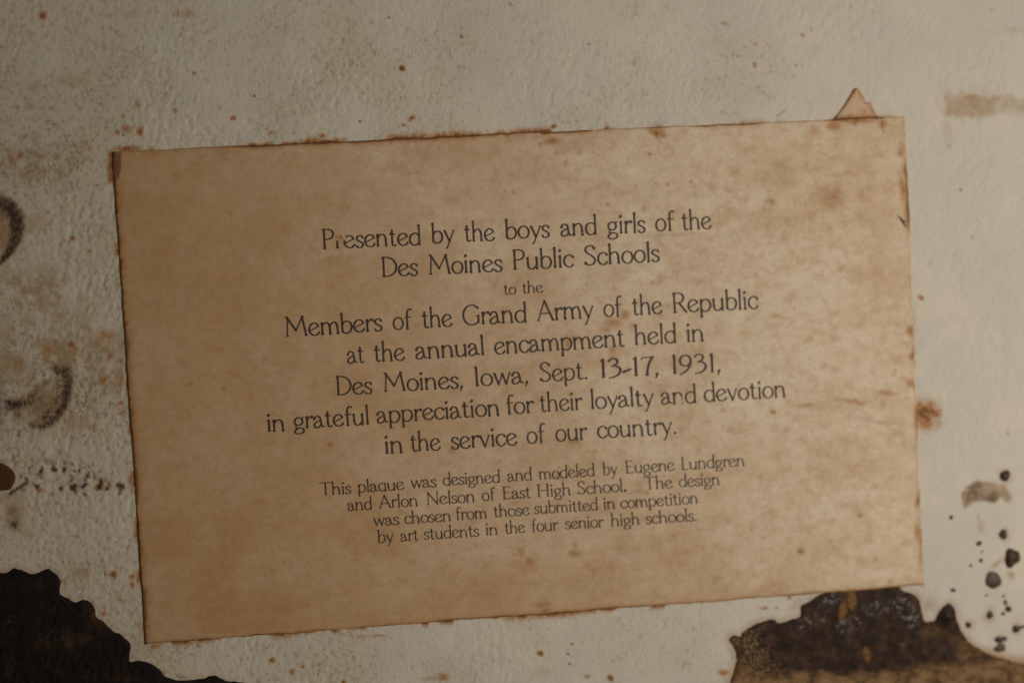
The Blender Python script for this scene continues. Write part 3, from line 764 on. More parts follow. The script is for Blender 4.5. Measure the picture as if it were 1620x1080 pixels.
# ---------------------------------------------------------------- the label
def build_label():
    nu, nv = 520, 310
    U, V = np.meshgrid(np.linspace(0, 1, nu), np.linspace(0, 1, nv))
    tl, tr, br, bl = [np.array(p, float) for p in LABEL]
    X = (tl[0] * (1 - U) + tr[0] * U) * (1 - V) + (bl[0] * (1 - U) + br[0] * U) * V
    Y = (tl[1] * (1 - U) + tr[1] * U) * (1 - V) + (bl[1] * (1 - U) + br[1] * U) * V
    # the cut edges are not dead straight
    eL = np.exp(-U * 60); eR = np.exp(-(1 - U) * 60); eT = np.exp(-V * 40); eB = np.exp(-(1 - V) * 40)
    X = X + eL * ((fbm(Y, Y * 0, 60, 1, 4) - .5) * 3.0 + (fbm(Y, Y * 0, 7, 2, 2) - .5) * .5)
    X = X + eR * ((fbm(Y, Y * 0 + 50, 40, 3, 3) - .5) * 3.2 + (fbm(Y, Y * 0, 7, 4, 2) - .5) * 1.4)
    X = X + eR * (2.5 * np.exp(-((Y - 330) / 60) ** 2) - 5.0 * np.exp(-((Y - 372) / 10) ** 2) * 0)
    Y = Y + eT * ((fbm(X, X * 0, 80, 5, 3) - .5) * 3.0 + (fbm(X, X * 0, 8, 6, 2) - .5) * .8)
    Y = Y + eB * ((fbm(X, X * 0 + 9, 80, 7, 3) - .5) * 3.5 + (fbm(X, X * 0, 8, 8, 2) - .5) * .9)
    H = label_h(X, Y)
    m = 1 - np.clip(eL + eR + eT + eB, 0, 1)
    H = .046 + (H - .052) * (.12 + .88 * m)
    P = plane(X, Y, H).reshape(-1, 3)
    I = np.arange(nu * nv).reshape(nv, nu)
    F = np.stack([I[:-1, :-1], I[1:, :-1], I[1:, 1:], I[:-1, 1:]], -1).reshape(-1, 4)
    ring = np.concatenate([I[0, :-1], I[:-1, -1], I[-1, :0:-1], I[:0:-1, 0]])
    low = P[ring].copy(); low[:, 2] -= .12 * MM     # thickness of the sheet
    n0 = len(P); k = len(ring)
    a = ring; b = np.roll(ring, -1); la = n0 + np.arange(k); lb = n0 + (np.arange(k) + 1) % k
    W = np.stack([a, b, lb, la], -1)
    P2 = np.vstack([P, low]); F2 = np.vstack([F, W])
    me = new_mesh('paper_label', P2, F2)
    dL = U * 1253; dR = (1 - U) * 1235; dT = V * 775; dB = (1 - V) * 765
    WX = X + (fbm(X, Y, 30, 151, 3) - .5) * 26; WY = Y + (fbm(X, Y, 30, 161, 3) - .5) * 26
    rust = np.zeros_like(X)
    al = fbm(X, Y, 34, 191, 3)
    rust = np.maximum(rust, (np.exp(-dL / 4.0) * 1.25 + .55 * np.exp(-dL / 13)) * (.35 + 1.15 * fbm(X, Y, 18, 193, 3)) + 0 * al)
    tpat = sst(300, 420, X) * sst(800, 780, X) + .9 * sst(850, 862, X) * sst(942, 925, X) + .25 + .45 * sst(1085, 1110, X) * sst(1220, 1180, X) + .8 * sst(1300, 1325, X) * sst(1402, 1392, X) + .8 * blob(X, Y, 803, 210, 8, 40) + .8 * blob(X, Y, 1040, 200, 15, 40)
    rust = np.maximum(rust, (1.15 * np.exp(-dT / 2.6) + .42 * np.exp(-dT / 10)) * np.clip(tpat, 0, 1.1) * (.55 + .8 * al))
    rust = np.maximum(rust, (np.exp(-dB / 2.6) * 1.0 + .35 * np.exp(-dB / 9)) * (.30 + .95 * fbm(X, Y, 60, 92, 2)))
    rpat = .35 + .8 * sst(230, 270, Y) * sst(385, 340, Y) + .7 * blob(X, Y, 1440, 525, 60, 9) + .7 * blob(X, Y, 1440, 562, 60, 9) + .6 * blob(X, Y, 1446, 608, 60, 9) + .5 * blob(X, Y, 1446, 668, 60, 30) + .5 * blob(X, Y, 1450, 790, 60, 12) + .6 * blob(X, Y, 1450, 850, 60, 22)
    rust = np.maximum(rust, (np.exp(-dR / 3.0) * .8 + .5 * np.exp(-dR / 9)) * rpat * (.5 + .8 * al))
    spots = [(803, 212, 7, 7, 1.0), (872, 224, 16, 10, .85), (882, 207, 22, 4, 1.1), (922, 209, 12, 6, .9), (855, 228, 5, 4, .7), (917, 242, 5, 6, .6), (880, 242, 4, 4, .6), (895, 258, 6, 8, .45),
             (1040, 208, 15, 10, .95), (1050, 213, 7, 6, .8), (1026, 243, 4, 4, .7), (813, 303, 4, 5, .6), (798, 302, 3, 3, .6), (962, 323, 4, 4, .7), (1036, 291, 4, 4, .5), (1055, 293, 4, 4, .6), (1020, 330, 6, 8, .6),
             (667, 290, 8, 6, .35), (645, 220, 18, 5, .9), (520, 226, 40, 4, .7), (278, 280, 14, 9, .4), (245, 240, 8, 5, .7), (282, 238, 6, 4, .7),
             (1323, 201, 14, 8, .8), (1355, 192, 40, 4, .9), (1396, 196, 8, 9, .8), (1426, 230, 5, 12, .5), (1425, 240, 6, 8, .8), (1428, 300, 6, 22, .9),
             (1290, 210, 12, 12, .5), (1392, 245, 12, 6, .35), (1165, 270, 13, 9, .45), (1240, 278, 26, 26, .38), (1330, 272, 22, 6, .4), (1220, 318, 10, 7, .6), (1125, 295, 9, 13, .45), (1152, 300, 8, 10, .45), (1150, 340, 26, 26, .38),
             (1093, 287, 3, 3, .7), (1273, 324, 4, 4, .4), (1365, 340, 16, 16, .35), (1253, 402, 5, 4, .5), (1205, 405, 5, 6, .35), (1340, 430, 30, 14, .3), (1390, 430, 22, 60, .30),
             (990, 498, 9, 9, .75), (968, 510, 22, 10, .62), (955, 518, 10, 10, .6), (1062, 482, 10, 10, .4), (970, 558, 9, 22, .55), (905, 537, 16, 11, .55), (840, 537, 20, 6, .4), (898, 546, 5, 8, .8), (912, 540, 22, 8, .35),
             (1225, 502, 14, 9, .5), (1140, 525, 16, 18, .3), (1140, 560, 40, 6, .3), (993, 577, 5, 22, .3), (800, 512, 18, 8, .3), (850, 470, 12, 5, .25), (720, 565, 8, 5, .5), (845, 573, 7, 4, .4),
             (1441, 522, 7, 9, 1.0), (1442, 562, 7, 9, .95), (1441, 605, 9, 10, .7), (1450, 668, 6, 30, .7), (1452, 640, 12, 12, .45),
             (1350, 632, 36, 6, .60), (1400, 624, 24, 8, .6), (1280, 640, 36, 5, .45), (1222, 650, 6, 4, .9), (1310, 645, 50, 10, .30), (1410, 640, 50, 18, .32), (1245, 680, 8, 7, .5), (1265, 693, 7, 6, .4), (1230, 690, 30, 30, .2),
             (523, 703, 6, 5, .85), (430, 702, 9, 3, .4), (352, 615, 6, 6, .7), (397, 626, 4, 6, .5), (373, 590, 18, 10, .38), (362, 588, 4, 4, .6), (455, 630, 5, 6, .4), (305, 455, 20, 12, .30), (388, 438, 8, 7, .3), (277, 682, 10, 8, .3),
             (455, 423, 5, 5, .4), (720, 706, 10, 9, .55), (780, 700, 20, 16, .3), (908, 703, 18, 9, .5), (940, 712, 4, 4, .6), (928, 727, 14, 8, .35), (880, 755, 12, 7, .5), (869, 770, 7, 5, .35), (885, 737, 5, 4, .5), (1010, 775, 14, 6, .5),
             (1022, 778, 6, 5, .6), (620, 817, 10, 10, .35), (632, 808, 6, 8, .4), (1030, 803, 6, 6, .45), (655, 855, 8, 5, .4), (560, 885, 9, 5, .5), (582, 895, 7, 10, .3), (703, 893, 9, 4, .3), (718, 878, 3, 4, .5), (826, 874, 7, 9, .6), (838, 888, 8, 7, .9), (845, 898, 7, 6, .5),
             (908, 876, 9, 6, .75), (910, 863, 6, 8, .5), (930, 888, 8, 7, .4), (858, 955, 16, 8, .6), (860, 966, 12, 4, 1.0), (775, 876, 2, 2, .8), (916, 915, 1.6, 1.6, 1.0), (1065, 845, 5, 5, .5), (1063, 846, 4, 3, .5),
             (1122, 783, 8, 5, .3), (1203, 755, 7, 5, .4), (1360, 815, 7, 5, .7), (1265, 870, 6, 6, .9), (1214, 812, 9, 7, .4), (1130, 862, 5, 4, .4), (1312, 855, 4, 3, .5), (1410, 918, 8, 4, .6), (1250, 803, 8, 8, .3), (1355, 805, 20, 10, .28),
             (1452, 795, 6, 12, .9), (1453, 840, 6, 20, .8), (1456, 880, 5, 20, .55), (392, 870, 10, 6, .35), (265, 963, 20, 14, .4), (360, 935, 8, 10, .32), (485, 830, 14, 9, .3), (280, 800, 16, 7, .25), (1240, 550, 8, 4, .25)]
    for x, y, rx, ry, a in spots:
        k = .6 if rx > 9 else .25
        rust = np.maximum(rust, a * .92 * blob(X * (1 - k) + WX * k, Y * (1 - k) + WY * k, x, y, rx, ry, 0, 1.0))
    rust = np.maximum(rust, .7 * blob(WX * .3 + X * .7, WY * .3 + Y * .7, 538, 376, 7, 7)); rust = np.maximum(rust, .35 * blob(WX, WY, 533, 388, 12, 12))
    r2 = np.random.default_rng(3)
    for kk in range(240):
        x = r2.uniform(190, 1450); y = r2.uniform(200, 1010); r = r2.uniform(2.0, 5.5); a = r2.uniform(.15, .50)
        rust = np.maximum(rust, a * blob(WX * .3 + X * .7, WY * .3 + Y * .7, x, y, r, r * r2.uniform(.6, 1.3)))
    rust = np.maximum(rust, .42 * np.exp(-dT / 34) * sst(.38, .68, fbm(X, Y, 46, 221, 4)) * (1 - .5 * sst(900, 1100, X)))
    rust = np.maximum(rust, .30 * np.exp(-dB / 45) * sst(.40, .7, fbm(X, Y, 60, 222, 4)))
    cloud = fbm(X, Y, 120, 201, 4)
    rust = np.maximum(rust, .62 * sst(.50, .74, cloud) * (.35 + .5 * sst(1000, 1350, X) * sst(450, 300, Y) + .25 * sst(700, 950, Y)))
    tone = 1.02 - .95 * sst(250, 1350, X + (Y - 600) * -.28) + .18 * sst(760, 980, Y) * sst(200, 900, X) + .22 * sst(1050, 1300, X) * sst(420, 250, Y)
    tone = tone + (fbm(X, Y, 200, 211, 3) - .5) * .5
    rr = np.concatenate([rust.ravel(), rust.ravel()[ring] + .3]); tt = np.concatenate([tone.ravel(), tone.ravel()[ring]])
    attr(me, 'rust', rr); attr(me, 'tone', tt)
    o = obj('paper_label', me, M_P)
    tag(o, 'rectangular browned paper label with printed dedication text, glued askew on the pale stained surface', 'label')
    return o


label = build_label()

# dark brown strip of dried glue at the top left corner, and the torn fibre at the right edge
X, Y, H, D, F = patch([(179.5, 241), (192.5, 241), (192, 262), (189, 282), (184, 285), (180.5, 281), (179, 262), (179.5, 241)], lambda X, Y, D: .02 + .03 * sst(0, 2, D), 1.6, .4, 45, base=lambda X, Y: 0 * X + .075, smooth=False)
H = np.clip(H, .05, 1)
me = new_mesh('glue_strip', plane(X, Y, H), F)
attr(me, 'rust', 1.0 + .35 * (fbm(X, Y, 8, 3, 2) - .5) + .35 * sst(184, 180, X)); attr(me, 'tone', 1.2 + 0 * X)
o = obj('glue_strip', me, M_P, label); o['label'] = 'dark brown strip along the top left corner'


def hair(pts, wd, base):
    V, F = [], []
    n = len(pts)
    for i, (x, y) in enumerate(pts):
        a = pts[max(i - 1, 0)]; b = pts[min(i + 1, n - 1)]
        tx, ty = b[0] - a[0], b[1] - a[1]; L = math.hypot(tx, ty); nx, ny = -ty / L, tx / L
        w_ = wd * (1 - .55 * abs(2 * i / (n - 1) - 1))
        hb = float(base(np.array([x]), np.array([y]))[0]) + .03
        for k in range(5):
            an = math.pi * 2 * k / 5
            V.append(plane(np.array(x + nx * w_ * math.cos(an)), np.array(y + ny * w_ * math.cos(an)), hb + w_ * .0955 * (1 + math.sin(an))))
    for i in range(n - 1):
        for k in range(5):
            a0 = i * 5 + k; a1 = i * 5 + (k + 1) % 5
            F.append((a0, a1, a1 + 5, a0 + 5))
    return new_mesh('fibre', np.array(V), np.array(F))


mh = NT('brown_fibre'); mh.b.inputs['Base Color'].default_value = (.09, .05, .028, 1)
mh.link(mh.mix(mh.noise(2.0, 3), (.10, .06, .035), (.18, .11, .06)), mh.b.inputs['Base Color'])
for p, wd in (([(1420, 342), (1424, 345), (1427, 349), (1430, 355), (1434, 360)], 1.1), ([(1427, 349), (1431, 351), (1434, 350)], .8), ([(1395, 194), (1395.5, 200), (1397, 206), (1399, 212)], .32)):
    obj('fibre', hair(p, wd, lambda x, y: .12 + label_h(x, y) * .75), mh.m, label)


# ---------------------------------------------------------------- the type: every glyph drawn as pen strokes, strokes merged to one outline
def cr(pts, n=7, closed=False):
    """Catmull-Rom through the points"""
    p = [np.array(q, float) for q in pts]
    if closed:
        p = [p[-1]] + p + [p[0], p[1]]
    else:
        p = [2 * p[0] - p[1]] + p + [2 * p[-1] - p[-2]]
    out = []
    for i in range(1, len(p) - 2):
        a, b, c, d = p[i - 1], p[i], p[i + 1], p[i + 2]
        for k in range(n):
            t = k / n
            out.append(.5 * ((2 * b) + (-a + c) * t + (2 * a - 5 * b + 4 * c - d) * t * t + (-a + 3 * b - 3 * c + d) * t ** 3))
    out.append(p[-2])
    return [tuple(q) for q in out]


def el(cx, cy, rx, ry, a0=0, a1=360, n=26):
    return [(cx + rx * math.cos(math.radians(a0 + (a1 - a0) * i / n)), cy + ry * math.sin(math.radians(a0 + (a1 - a0) * i / n))) for i in range(n + 1)]


def ln(*pts):
    out = []
    for a, b in zip(pts[:-1], pts[1:]):
        k = max(1, int(math.hypot(b[0] - a[0], b[1] - a[1]) / .085))
        out += [(a[0] + (b[0] - a[0]) * i / k, a[1] + (b[1] - a[1]) * i / k) for i in range(k)]
    return out + [pts[-1]]


def foot(x, y=0.0, l=.075, r=.085):
    return ('thin', ln((x - l, y + .022), (x + r, y + .022)))


def flag(x, y, l=.085):
    return ('thin', ln((x - l, y - .075), (x + .01, y - .005)))


XH = .61
ST = .98


def stem(x, top=XH, bot=0.0, fl=True, ft=True, lean=0.0):
    s = [('stem', ln((x - lean, top - .02), (x, bot + .02)))]
    if fl: s.append(flag(x - lean, top))
    if ft: s.append(foot(x, bot))
    return s


def arch(x0, x1):
    return [('c', cr([(x0 + .01, .43), (x0 + .12, .555), (x0 + .25, .60), (x1 - .07, .55), (x1 - .01, .40), (x1, .28)], 6)), ('stem', ln((x1, .30), (x1 + .01, .02))), foot(x1 + .01)]


G = {}
G['a'] = (.60, [('c', cr([(.05, .46), (.12, .575), (.24, .61), (.36, .53), (.40, .36), (.43, .14), (.50, .035), (.57, .05)], 7)), ('dot', ln((.055, .46), (.065, .48))),
                ('c', cr([(.39, .37), (.24, .33), (.08, .23), (.045, .10), (.13, .0), (.27, .02), (.42, .14)], 7))])
G['b'] = (.64, stem(.10, 1.03, .06, ft=False) + [('c', cr([(.105, .44), (.19, .55), (.33, .605), (.50, .53), (.58, .33), (.52, .11), (.36, -.0), (.20, .015), (.10, .10)], 6))])
G['c'] = (.54, [('c', cr([(.50, .50), (.42, .58), (.30, .605), (.13, .53), (.045, .33), (.10, .12), (.25, .0), (.39, .015), (.51, .12)], 7)), ('dot', ln((.50, .49), (.49, .51)))])
G['d'] = (.66, stem(.55, 1.03, .0, ft=False) + [('thin', ln((.55, .02), (.625, .055))), ('c', cr([(.545, .48), (.44, .58), (.30, .60), (.12, .51), (.05, .30), (.11, .10), (.27, -.0), (.42, .03), (.545, .14)], 6))])
G['e'] = (.60, [('c', cr([(.56, .15), (.47, .04), (.33, -.0), (.15, .06), (.045, .26), (.10, .48), (.26, .605), (.42, .58), (.53, .445)], 7)), ('thin', ln((.535, .435), (.07, .225)))])
G['f'] = (.42, [('stem', ln((.18, .72), (.18, .02))), ('c', cr([(.18, .70), (.19, .85), (.26, .98), (.36, 1.01), (.42, .96)], 6)), ('thin', ln((.03, .585), (.40, .60))), foot(.18)])
G['g'] = (.60, [('c', el(.27, .38, .21, .205)), ('thin', cr([(.41, .53), (.48, .57), (.57, .60)], 4)), ('c', cr([(.16, .20), (.10, .12), (.15, .05), (.30, .035), (.46, .0), (.54, -.10), (.47, -.22), (.30, -.275), (.12, -.25), (.05, -.16), (.10, -.06), (.20, -.0)], 6))])
G['h'] = (.68, stem(.10, 1.03) + arch(.10, .53))
G['i'] = (.26, stem(.12) + [('dot', ln((.10, .84), (.13, .875)))])
G['l'] = (.25, stem(.12, 1.03))
G['m'] = (1.02, stem(.10) + arch(.10, .49) + arch(.49, .88))
G['n'] = (.68, stem(.10) + arch(.10, .53))
G['o'] = (.62, [('c', el(.31, .30, .265, .305, 90, 450))])
G['p'] = (.65, stem(.10, XH, -.30) + [('c', cr([(.105, .44), (.20, .56), (.34, .605), (.51, .53), (.59, .32), (.52, .11), (.37, .0), (.22, .01), (.11, .10)], 6))])
G['q'] = (.66, [('stem', ln((.55, .58), (.555, -.05))), ('c', cr([(.545, .50), (.44, .59), (.30, .60), (.12, .51), (.05, .30), (.11, .10), (.27, -.0), (.42, .03), (.545, .14)], 6))])
G['r'] = (.44, stem(.11) + [('c', cr([(.12, .40), (.20, .53), (.32, .60), (.39, .575)], 6)), ('dot', ln((.39, .575), (.395, .545)))])
G['s'] = (.44, [('c', cr([(.38, .49), (.33, .575), (.22, .605), (.10, .555), (.065, .45), (.13, .365), (.26, .29), (.37, .20), (.37, .08), (.26, .0), (.12, .01), (.045, .10)], 6))])
G['t'] = (.42, [('stem', ln((.17, .78), (.17, .16))), ('c', cr([(.17, .18), (.19, .05), (.27, .0), (.37, .045)], 6)), ('thin', ln((.02, .585), (.35, .60))), ('thin', ln((.06, .60), (.17, .72)))])
G['u'] = (.68, [('stem', ln((.10, .58), (.105, .22))), flag(.10, XH), ('c', cr([(.105, .24), (.14, .08), (.26, .0), (.40, .03), (.53, .17)], 6)), ('stem', ln((.545, .58), (.55, .0))), flag(.545, XH), ('thin', ln((.55, .02), (.62, .05)))])
G['v'] = (.58, [('stem', ln((.06, .59), (.29, .01))), ('thinv', ln((.29, .01), (.52, .59))), ('thin', ln((.01, .595), (.12, .595))), ('thin', ln((.46, .595), (.57, .595)))])
G['w'] = (.86, [('stem', ln((.06, .59), (.25, .01))), ('thinv', ln((.25, .01), (.44, .57))), ('stem', ln((.43, .57), (.62, .01))), ('thinv', ln((.62, .01), (.80, .59))), ('thin', ln((.01, .595), (.12, .595))), ('thin', ln((.74, .595), (.85, .595)))])
G['y'] = (.58, [('stem', ln((.07, .59), (.31, .04))), ('thinv', ln((.54, .59), (.31, .04), (.16, -.30))), ('thin', ln((.16, -.30), (.08, -.28))), ('thin', ln((.01, .595), (.13, .595))), ('thin', ln((.47, .595), (.59, .595)))])
G['P'] = (.68, [('stem', ln((.13, .98), (.14, .02))), foot(.14, 0, .09, .10), ('thin', ln((.03, .97), (.2, .985))), ('c', cr([(.18, .985), (.38, .98), (.55, .90), (.61, .74), (.54, .57), (.38, .49), (.17, .47)], 6))])
G['D'] = (.86, [('stem', ln((.13, .98), (.14, .02))), ('thin', ln((.03, .97), (.2, .98))), ('thin', ln((.05, .02), (.2, .015))), ('c', cr([(.18, .98), (.36, .97), (.58, .88), (.74, .70), (.79, .48), (.73, .25), (.55, .08), (.35, .02), (.18, .015)], 6))])
G['M'] = (1.18, [('thinv', ln((.16, .95), (.11, .02))), foot(.11, 0, .09, .09), ('stem', ln((.13, .97), (.56, .28))), ('thinv', ln((.56, .28), (.91, .97))), ('stem', ln((.90, .97), (1.07, .02))), foot(1.07, 0, .09, .09), ('thin', ln((.04, .975), (.15, .975))), ('thin', ln((.88, .975), (1.0, .975)))])
G['S'] = (.68, [('c', cr([(.55, .84), (.46, .96), (.33, .99), (.17, .93), (.10, .79), (.16, .65), (.31, .54), (.48, .43), (.58, .27), (.53, .10), (.37, .01), (.20, .02), (.08, .13)], 7)), ('dot', ln((.55, .84), (.55, .87))), ('dot', ln((.08, .13), (.08, .10)))])
G['G'] = (.94, [('c', cr([(.80, .84), (.66, .96), (.48, 1.0), (.26, .93), (.10, .73), (.05, .48), (.11, .23), (.28, .05), (.50, .0), (.70, .05), (.83, .15)], 7)), ('dot', ln((.81, .84), (.80, .87))), ('stem', ln((.84, .44), (.83, .13))), ('thin', ln((.72, .44), (.90, .445)))])
G['A'] = (.94, [('thinv', ln((.09, .02), (.45, 1.0))), ('stem', ln((.45, 1.0), (.86, .02))), ('thin', ln((.21, .36), (.72, .36))), foot(.09, 0, .07, .08), foot(.86, 0, .08, .08)])
G['R'] = (.80, G['P'][1] + [('stem', ln((.38, .48), (.72, .03))), ('thin', ln((.72, .02), (.80, .02)))])
G['I'] = (.32, [('stem', ln((.15, .98), (.16, .02))), foot(.16, 0, .08, .09), ('thin', ln((.04, .965), (.17, .975)))])
G['T'] = (.86, [('thin', ln((.04, .95), (.83, .96))), ('thin', ln((.04, .95), (.03, .87))), ('thin', ln((.83, .96), (.84, .88))), ('stem', ln((.43, .95), (.44, .02))), foot(.44, 0, .09, .09)])
G['E'] = (.70, [('stem', ln((.13, .98), (.13, .02))), ('thin', ln((.04, .97), (.58, .97))), ('thin', ln((.58, .97), (.59, .89))), ('thin', ln((.13, .53), (.50, .53))), ('thin', ln((.04, .02), (.60, .02))), ('thin', ln((.60, .02), (.62, .11)))])
G['L'] = (.62, [('stem', ln((.13, .98), (.13, .02))), ('thin', ln((.03, .965), (.14, .975))), ('thin', ln((.04, .02), (.55, .02))), ('thin', ln((.55, .02), (.57, .11)))])
G['N'] = (.96, [('thinv', ln((.15, .96), (.14, .02))), foot(.14, 0, .08, .08), ('thin', ln((.04, .975), (.15, .975))), ('stem', ln((.13, .97), (.83, .03))), ('thinv', ln((.83, .97), (.83, .03))), ('thin', ln((.75, .975), (.92, .975)))])
G['H'] = (.98, [('stem', ln((.15, .98), (.15, .02))), foot(.15), ('thin', ln((.04, .965), (.15, .975))), ('thin', ln((.15, .50), (.82, .50))), ('stem', ln((.82, .98), (.82, .02))), foot(.82), ('thin', ln((.72, .965), (.83, .975)))])
G['1'] = (.36, [('stem', ln((.19, .95), (.19, .02))), foot(.19), ('thin', ln((.08, .86), (.19, .95)))])
G['3'] = (.64, [('c', cr([(.07, .83), (.16, .93), (.30, .96), (.42, .88), (.43, .74), (.34, .62), (.20, .57)], 6)), ('c', cr([(.20, .57), (.38, .55), (.53, .43), (.55, .26), (.44, .09), (.26, -.01), (.06, -.05)], 6))])
G['7'] = (.58, [('thin', cr([(.05, .84), (.10, .92), (.20, .94), (.55, .95)], 4)), ('stem', cr([(.55, .95), (.42, .70), (.33, .40), (.29, .02)], 7)), foot(.29)])
G['9'] = (.68, [('c', el(.32, .65, .25, .285)), ('c', cr([(.57, .66), (.54, .42), (.42, .19), (.25, .04), (.08, -.05)], 6))])
G[','] = (.28, [('dot', ln((.12, .045), (.13, .06))), ('thinv', ln((.14, .05), (.07, -.14)))])
G['.'] = (.24, [('dot', ln((.11, .05), (.125, .055)))])
G['*'] = (.26, [('bigdot', ln((.12, .07), (.14, .075)))])
G['-'] = (.36, [('stem', ln((.03, .24), (.33, .37)))])
# damaged sorts: an r that lost its arm, a broken e, a faded n
G['1r'] = (.44, [('stem', ln((.12, .34), (.12, .02))), foot(.12), ('thin', ln((.05, .55), (.12, .585))), ('thin', ln((.27, .585), (.33, .60)))])
G['1e'] = (.62, [('c', cr([(.57, .15), (.47, .04), (.33, -.0), (.15, .06), (.055, .21), (.055, .33)], 7)), ('c', cr([(.15, .565), (.26, .605), (.42, .58), (.53, .445)], 6)), ('thin', ln((.535, .435), (.07, .225)))])
G['1n'] = (.68, stem(.10) + [('c', cr([(.11, .43), (.22, .555), (.35, .60), (.46, .55), (.52, .40)], 6)), ('thin', ln((.53, .30), (.54, .2))), ('thin', ln((.50, .02), (.60, .02)))])
WID = {'stem': .104, 'thin': .058, 'thinv': .066, 'c': None, 'dot': .13, 'bigdot': .20}


def glyph_mesh(key, weight=1.0):
    verts, faces = [], []

    def poly(q):
        i0 = len(verts)
        a = sum(q[i][0] * q[(i + 1) % len(q)][1] - q[(i + 1) % len(q)][0] * q[i][1] for i in range(len(q)))
        if a < 0: q = q[::-1]
        verts.extend(q); faces.append(list(range(i0, i0 + len(q))))
    r = random.Random(hash_name(key))
    for kind, pts in G[key][1]:
        P = np.array(pts, float)
        T = np.gradient(P, axis=0); L = np.hypot(T[:, 0], T[:, 1]) + 1e-9; T /= L[:, None]
        N = np.stack([-T[:, 1], T[:, 0]], -1)
        wd = WID[kind]
        if wd is None:
            W = .060 + .040 * np.abs(T[:, 1]) ** 1.3
        else:
            W = np.full(len(P), wd)
            if kind == 'stem':                      # stems flare slightly to the ends
                s = np.linspace(-1, 1, len(P)); W = W * (.93 + .12 * s * s)
        W = W * weight * .5 * np.array([1 + r.uniform(-.05, .05) for _ in P])
        A = P + N * W[:, None]; B = P - N * W[:, None]
        for i in range(len(P) - 1):
            q = [tuple(A[i]), tuple(A[i + 1]), tuple(B[i + 1]), tuple(B[i])]
            poly(q)
        if kind != 'thin':
            for p, w_ in ((P[0], W[0]), (P[-1], W[-1])):
                poly([(p[0] + w_ * math.cos(k * math.pi / 4 + .2), p[1] + w_ * math.sin(k * math.pi / 4 + .2)) for k in range(8)])
    # merge all the strokes into one flat outline without overlaps
    res = delaunay_2d_cdt([Vector(v) for v in verts], [], faces, 0, 1e-5, True)
    V = np.array([(v.x, v.y) for v in res[0]]); F = []
    polys = [np.array([verts[i] for i in q]) for q in faces]
    for f, og in zip(res[2], res[5]):
        if not og: continue
        f = list(f)
        cc = V[f].mean(0)
        if not any(len(p_) and in_convex(cc, p_) for p_ in polys): continue
        for i in range(1, len(f) - 1):
            t = (f[0], f[i], f[i + 1])
            a, b, c = V[t[0]], V[t[1]], V[t[2]]
            ar = (b[0] - a[0]) * (c[1] - a[1]) - (b[1] - a[1]) * (c[0] - a[0])
            if abs(ar) < 1e-8: continue
            F.append(t if ar > 0 else t[::-1])
    return V, np.array(F)


def in_convex(c, q):
    d = np.roll(q, -1, 0) - q; e = c - q
    return bool(np.all(d[:, 0] * e[:, 1] - d[:, 1] * e[:, 0] >= -1e-7))


def hash_name(s): return sum((i + 3) * ord(c) for i, c in enumerate(s))


GC = {}


def glyph(k):
    if k not in GC: GC[k] = glyph_mesh(k, 1.10)
    return GC[k]


def tokens(s):
    out = []; i = 0
    while i < len(s):
        if s[i] == '~':
            out.append('1' + s[i + 1]); i += 2
        else:
            out.append(s[i]); i += 1
    return out


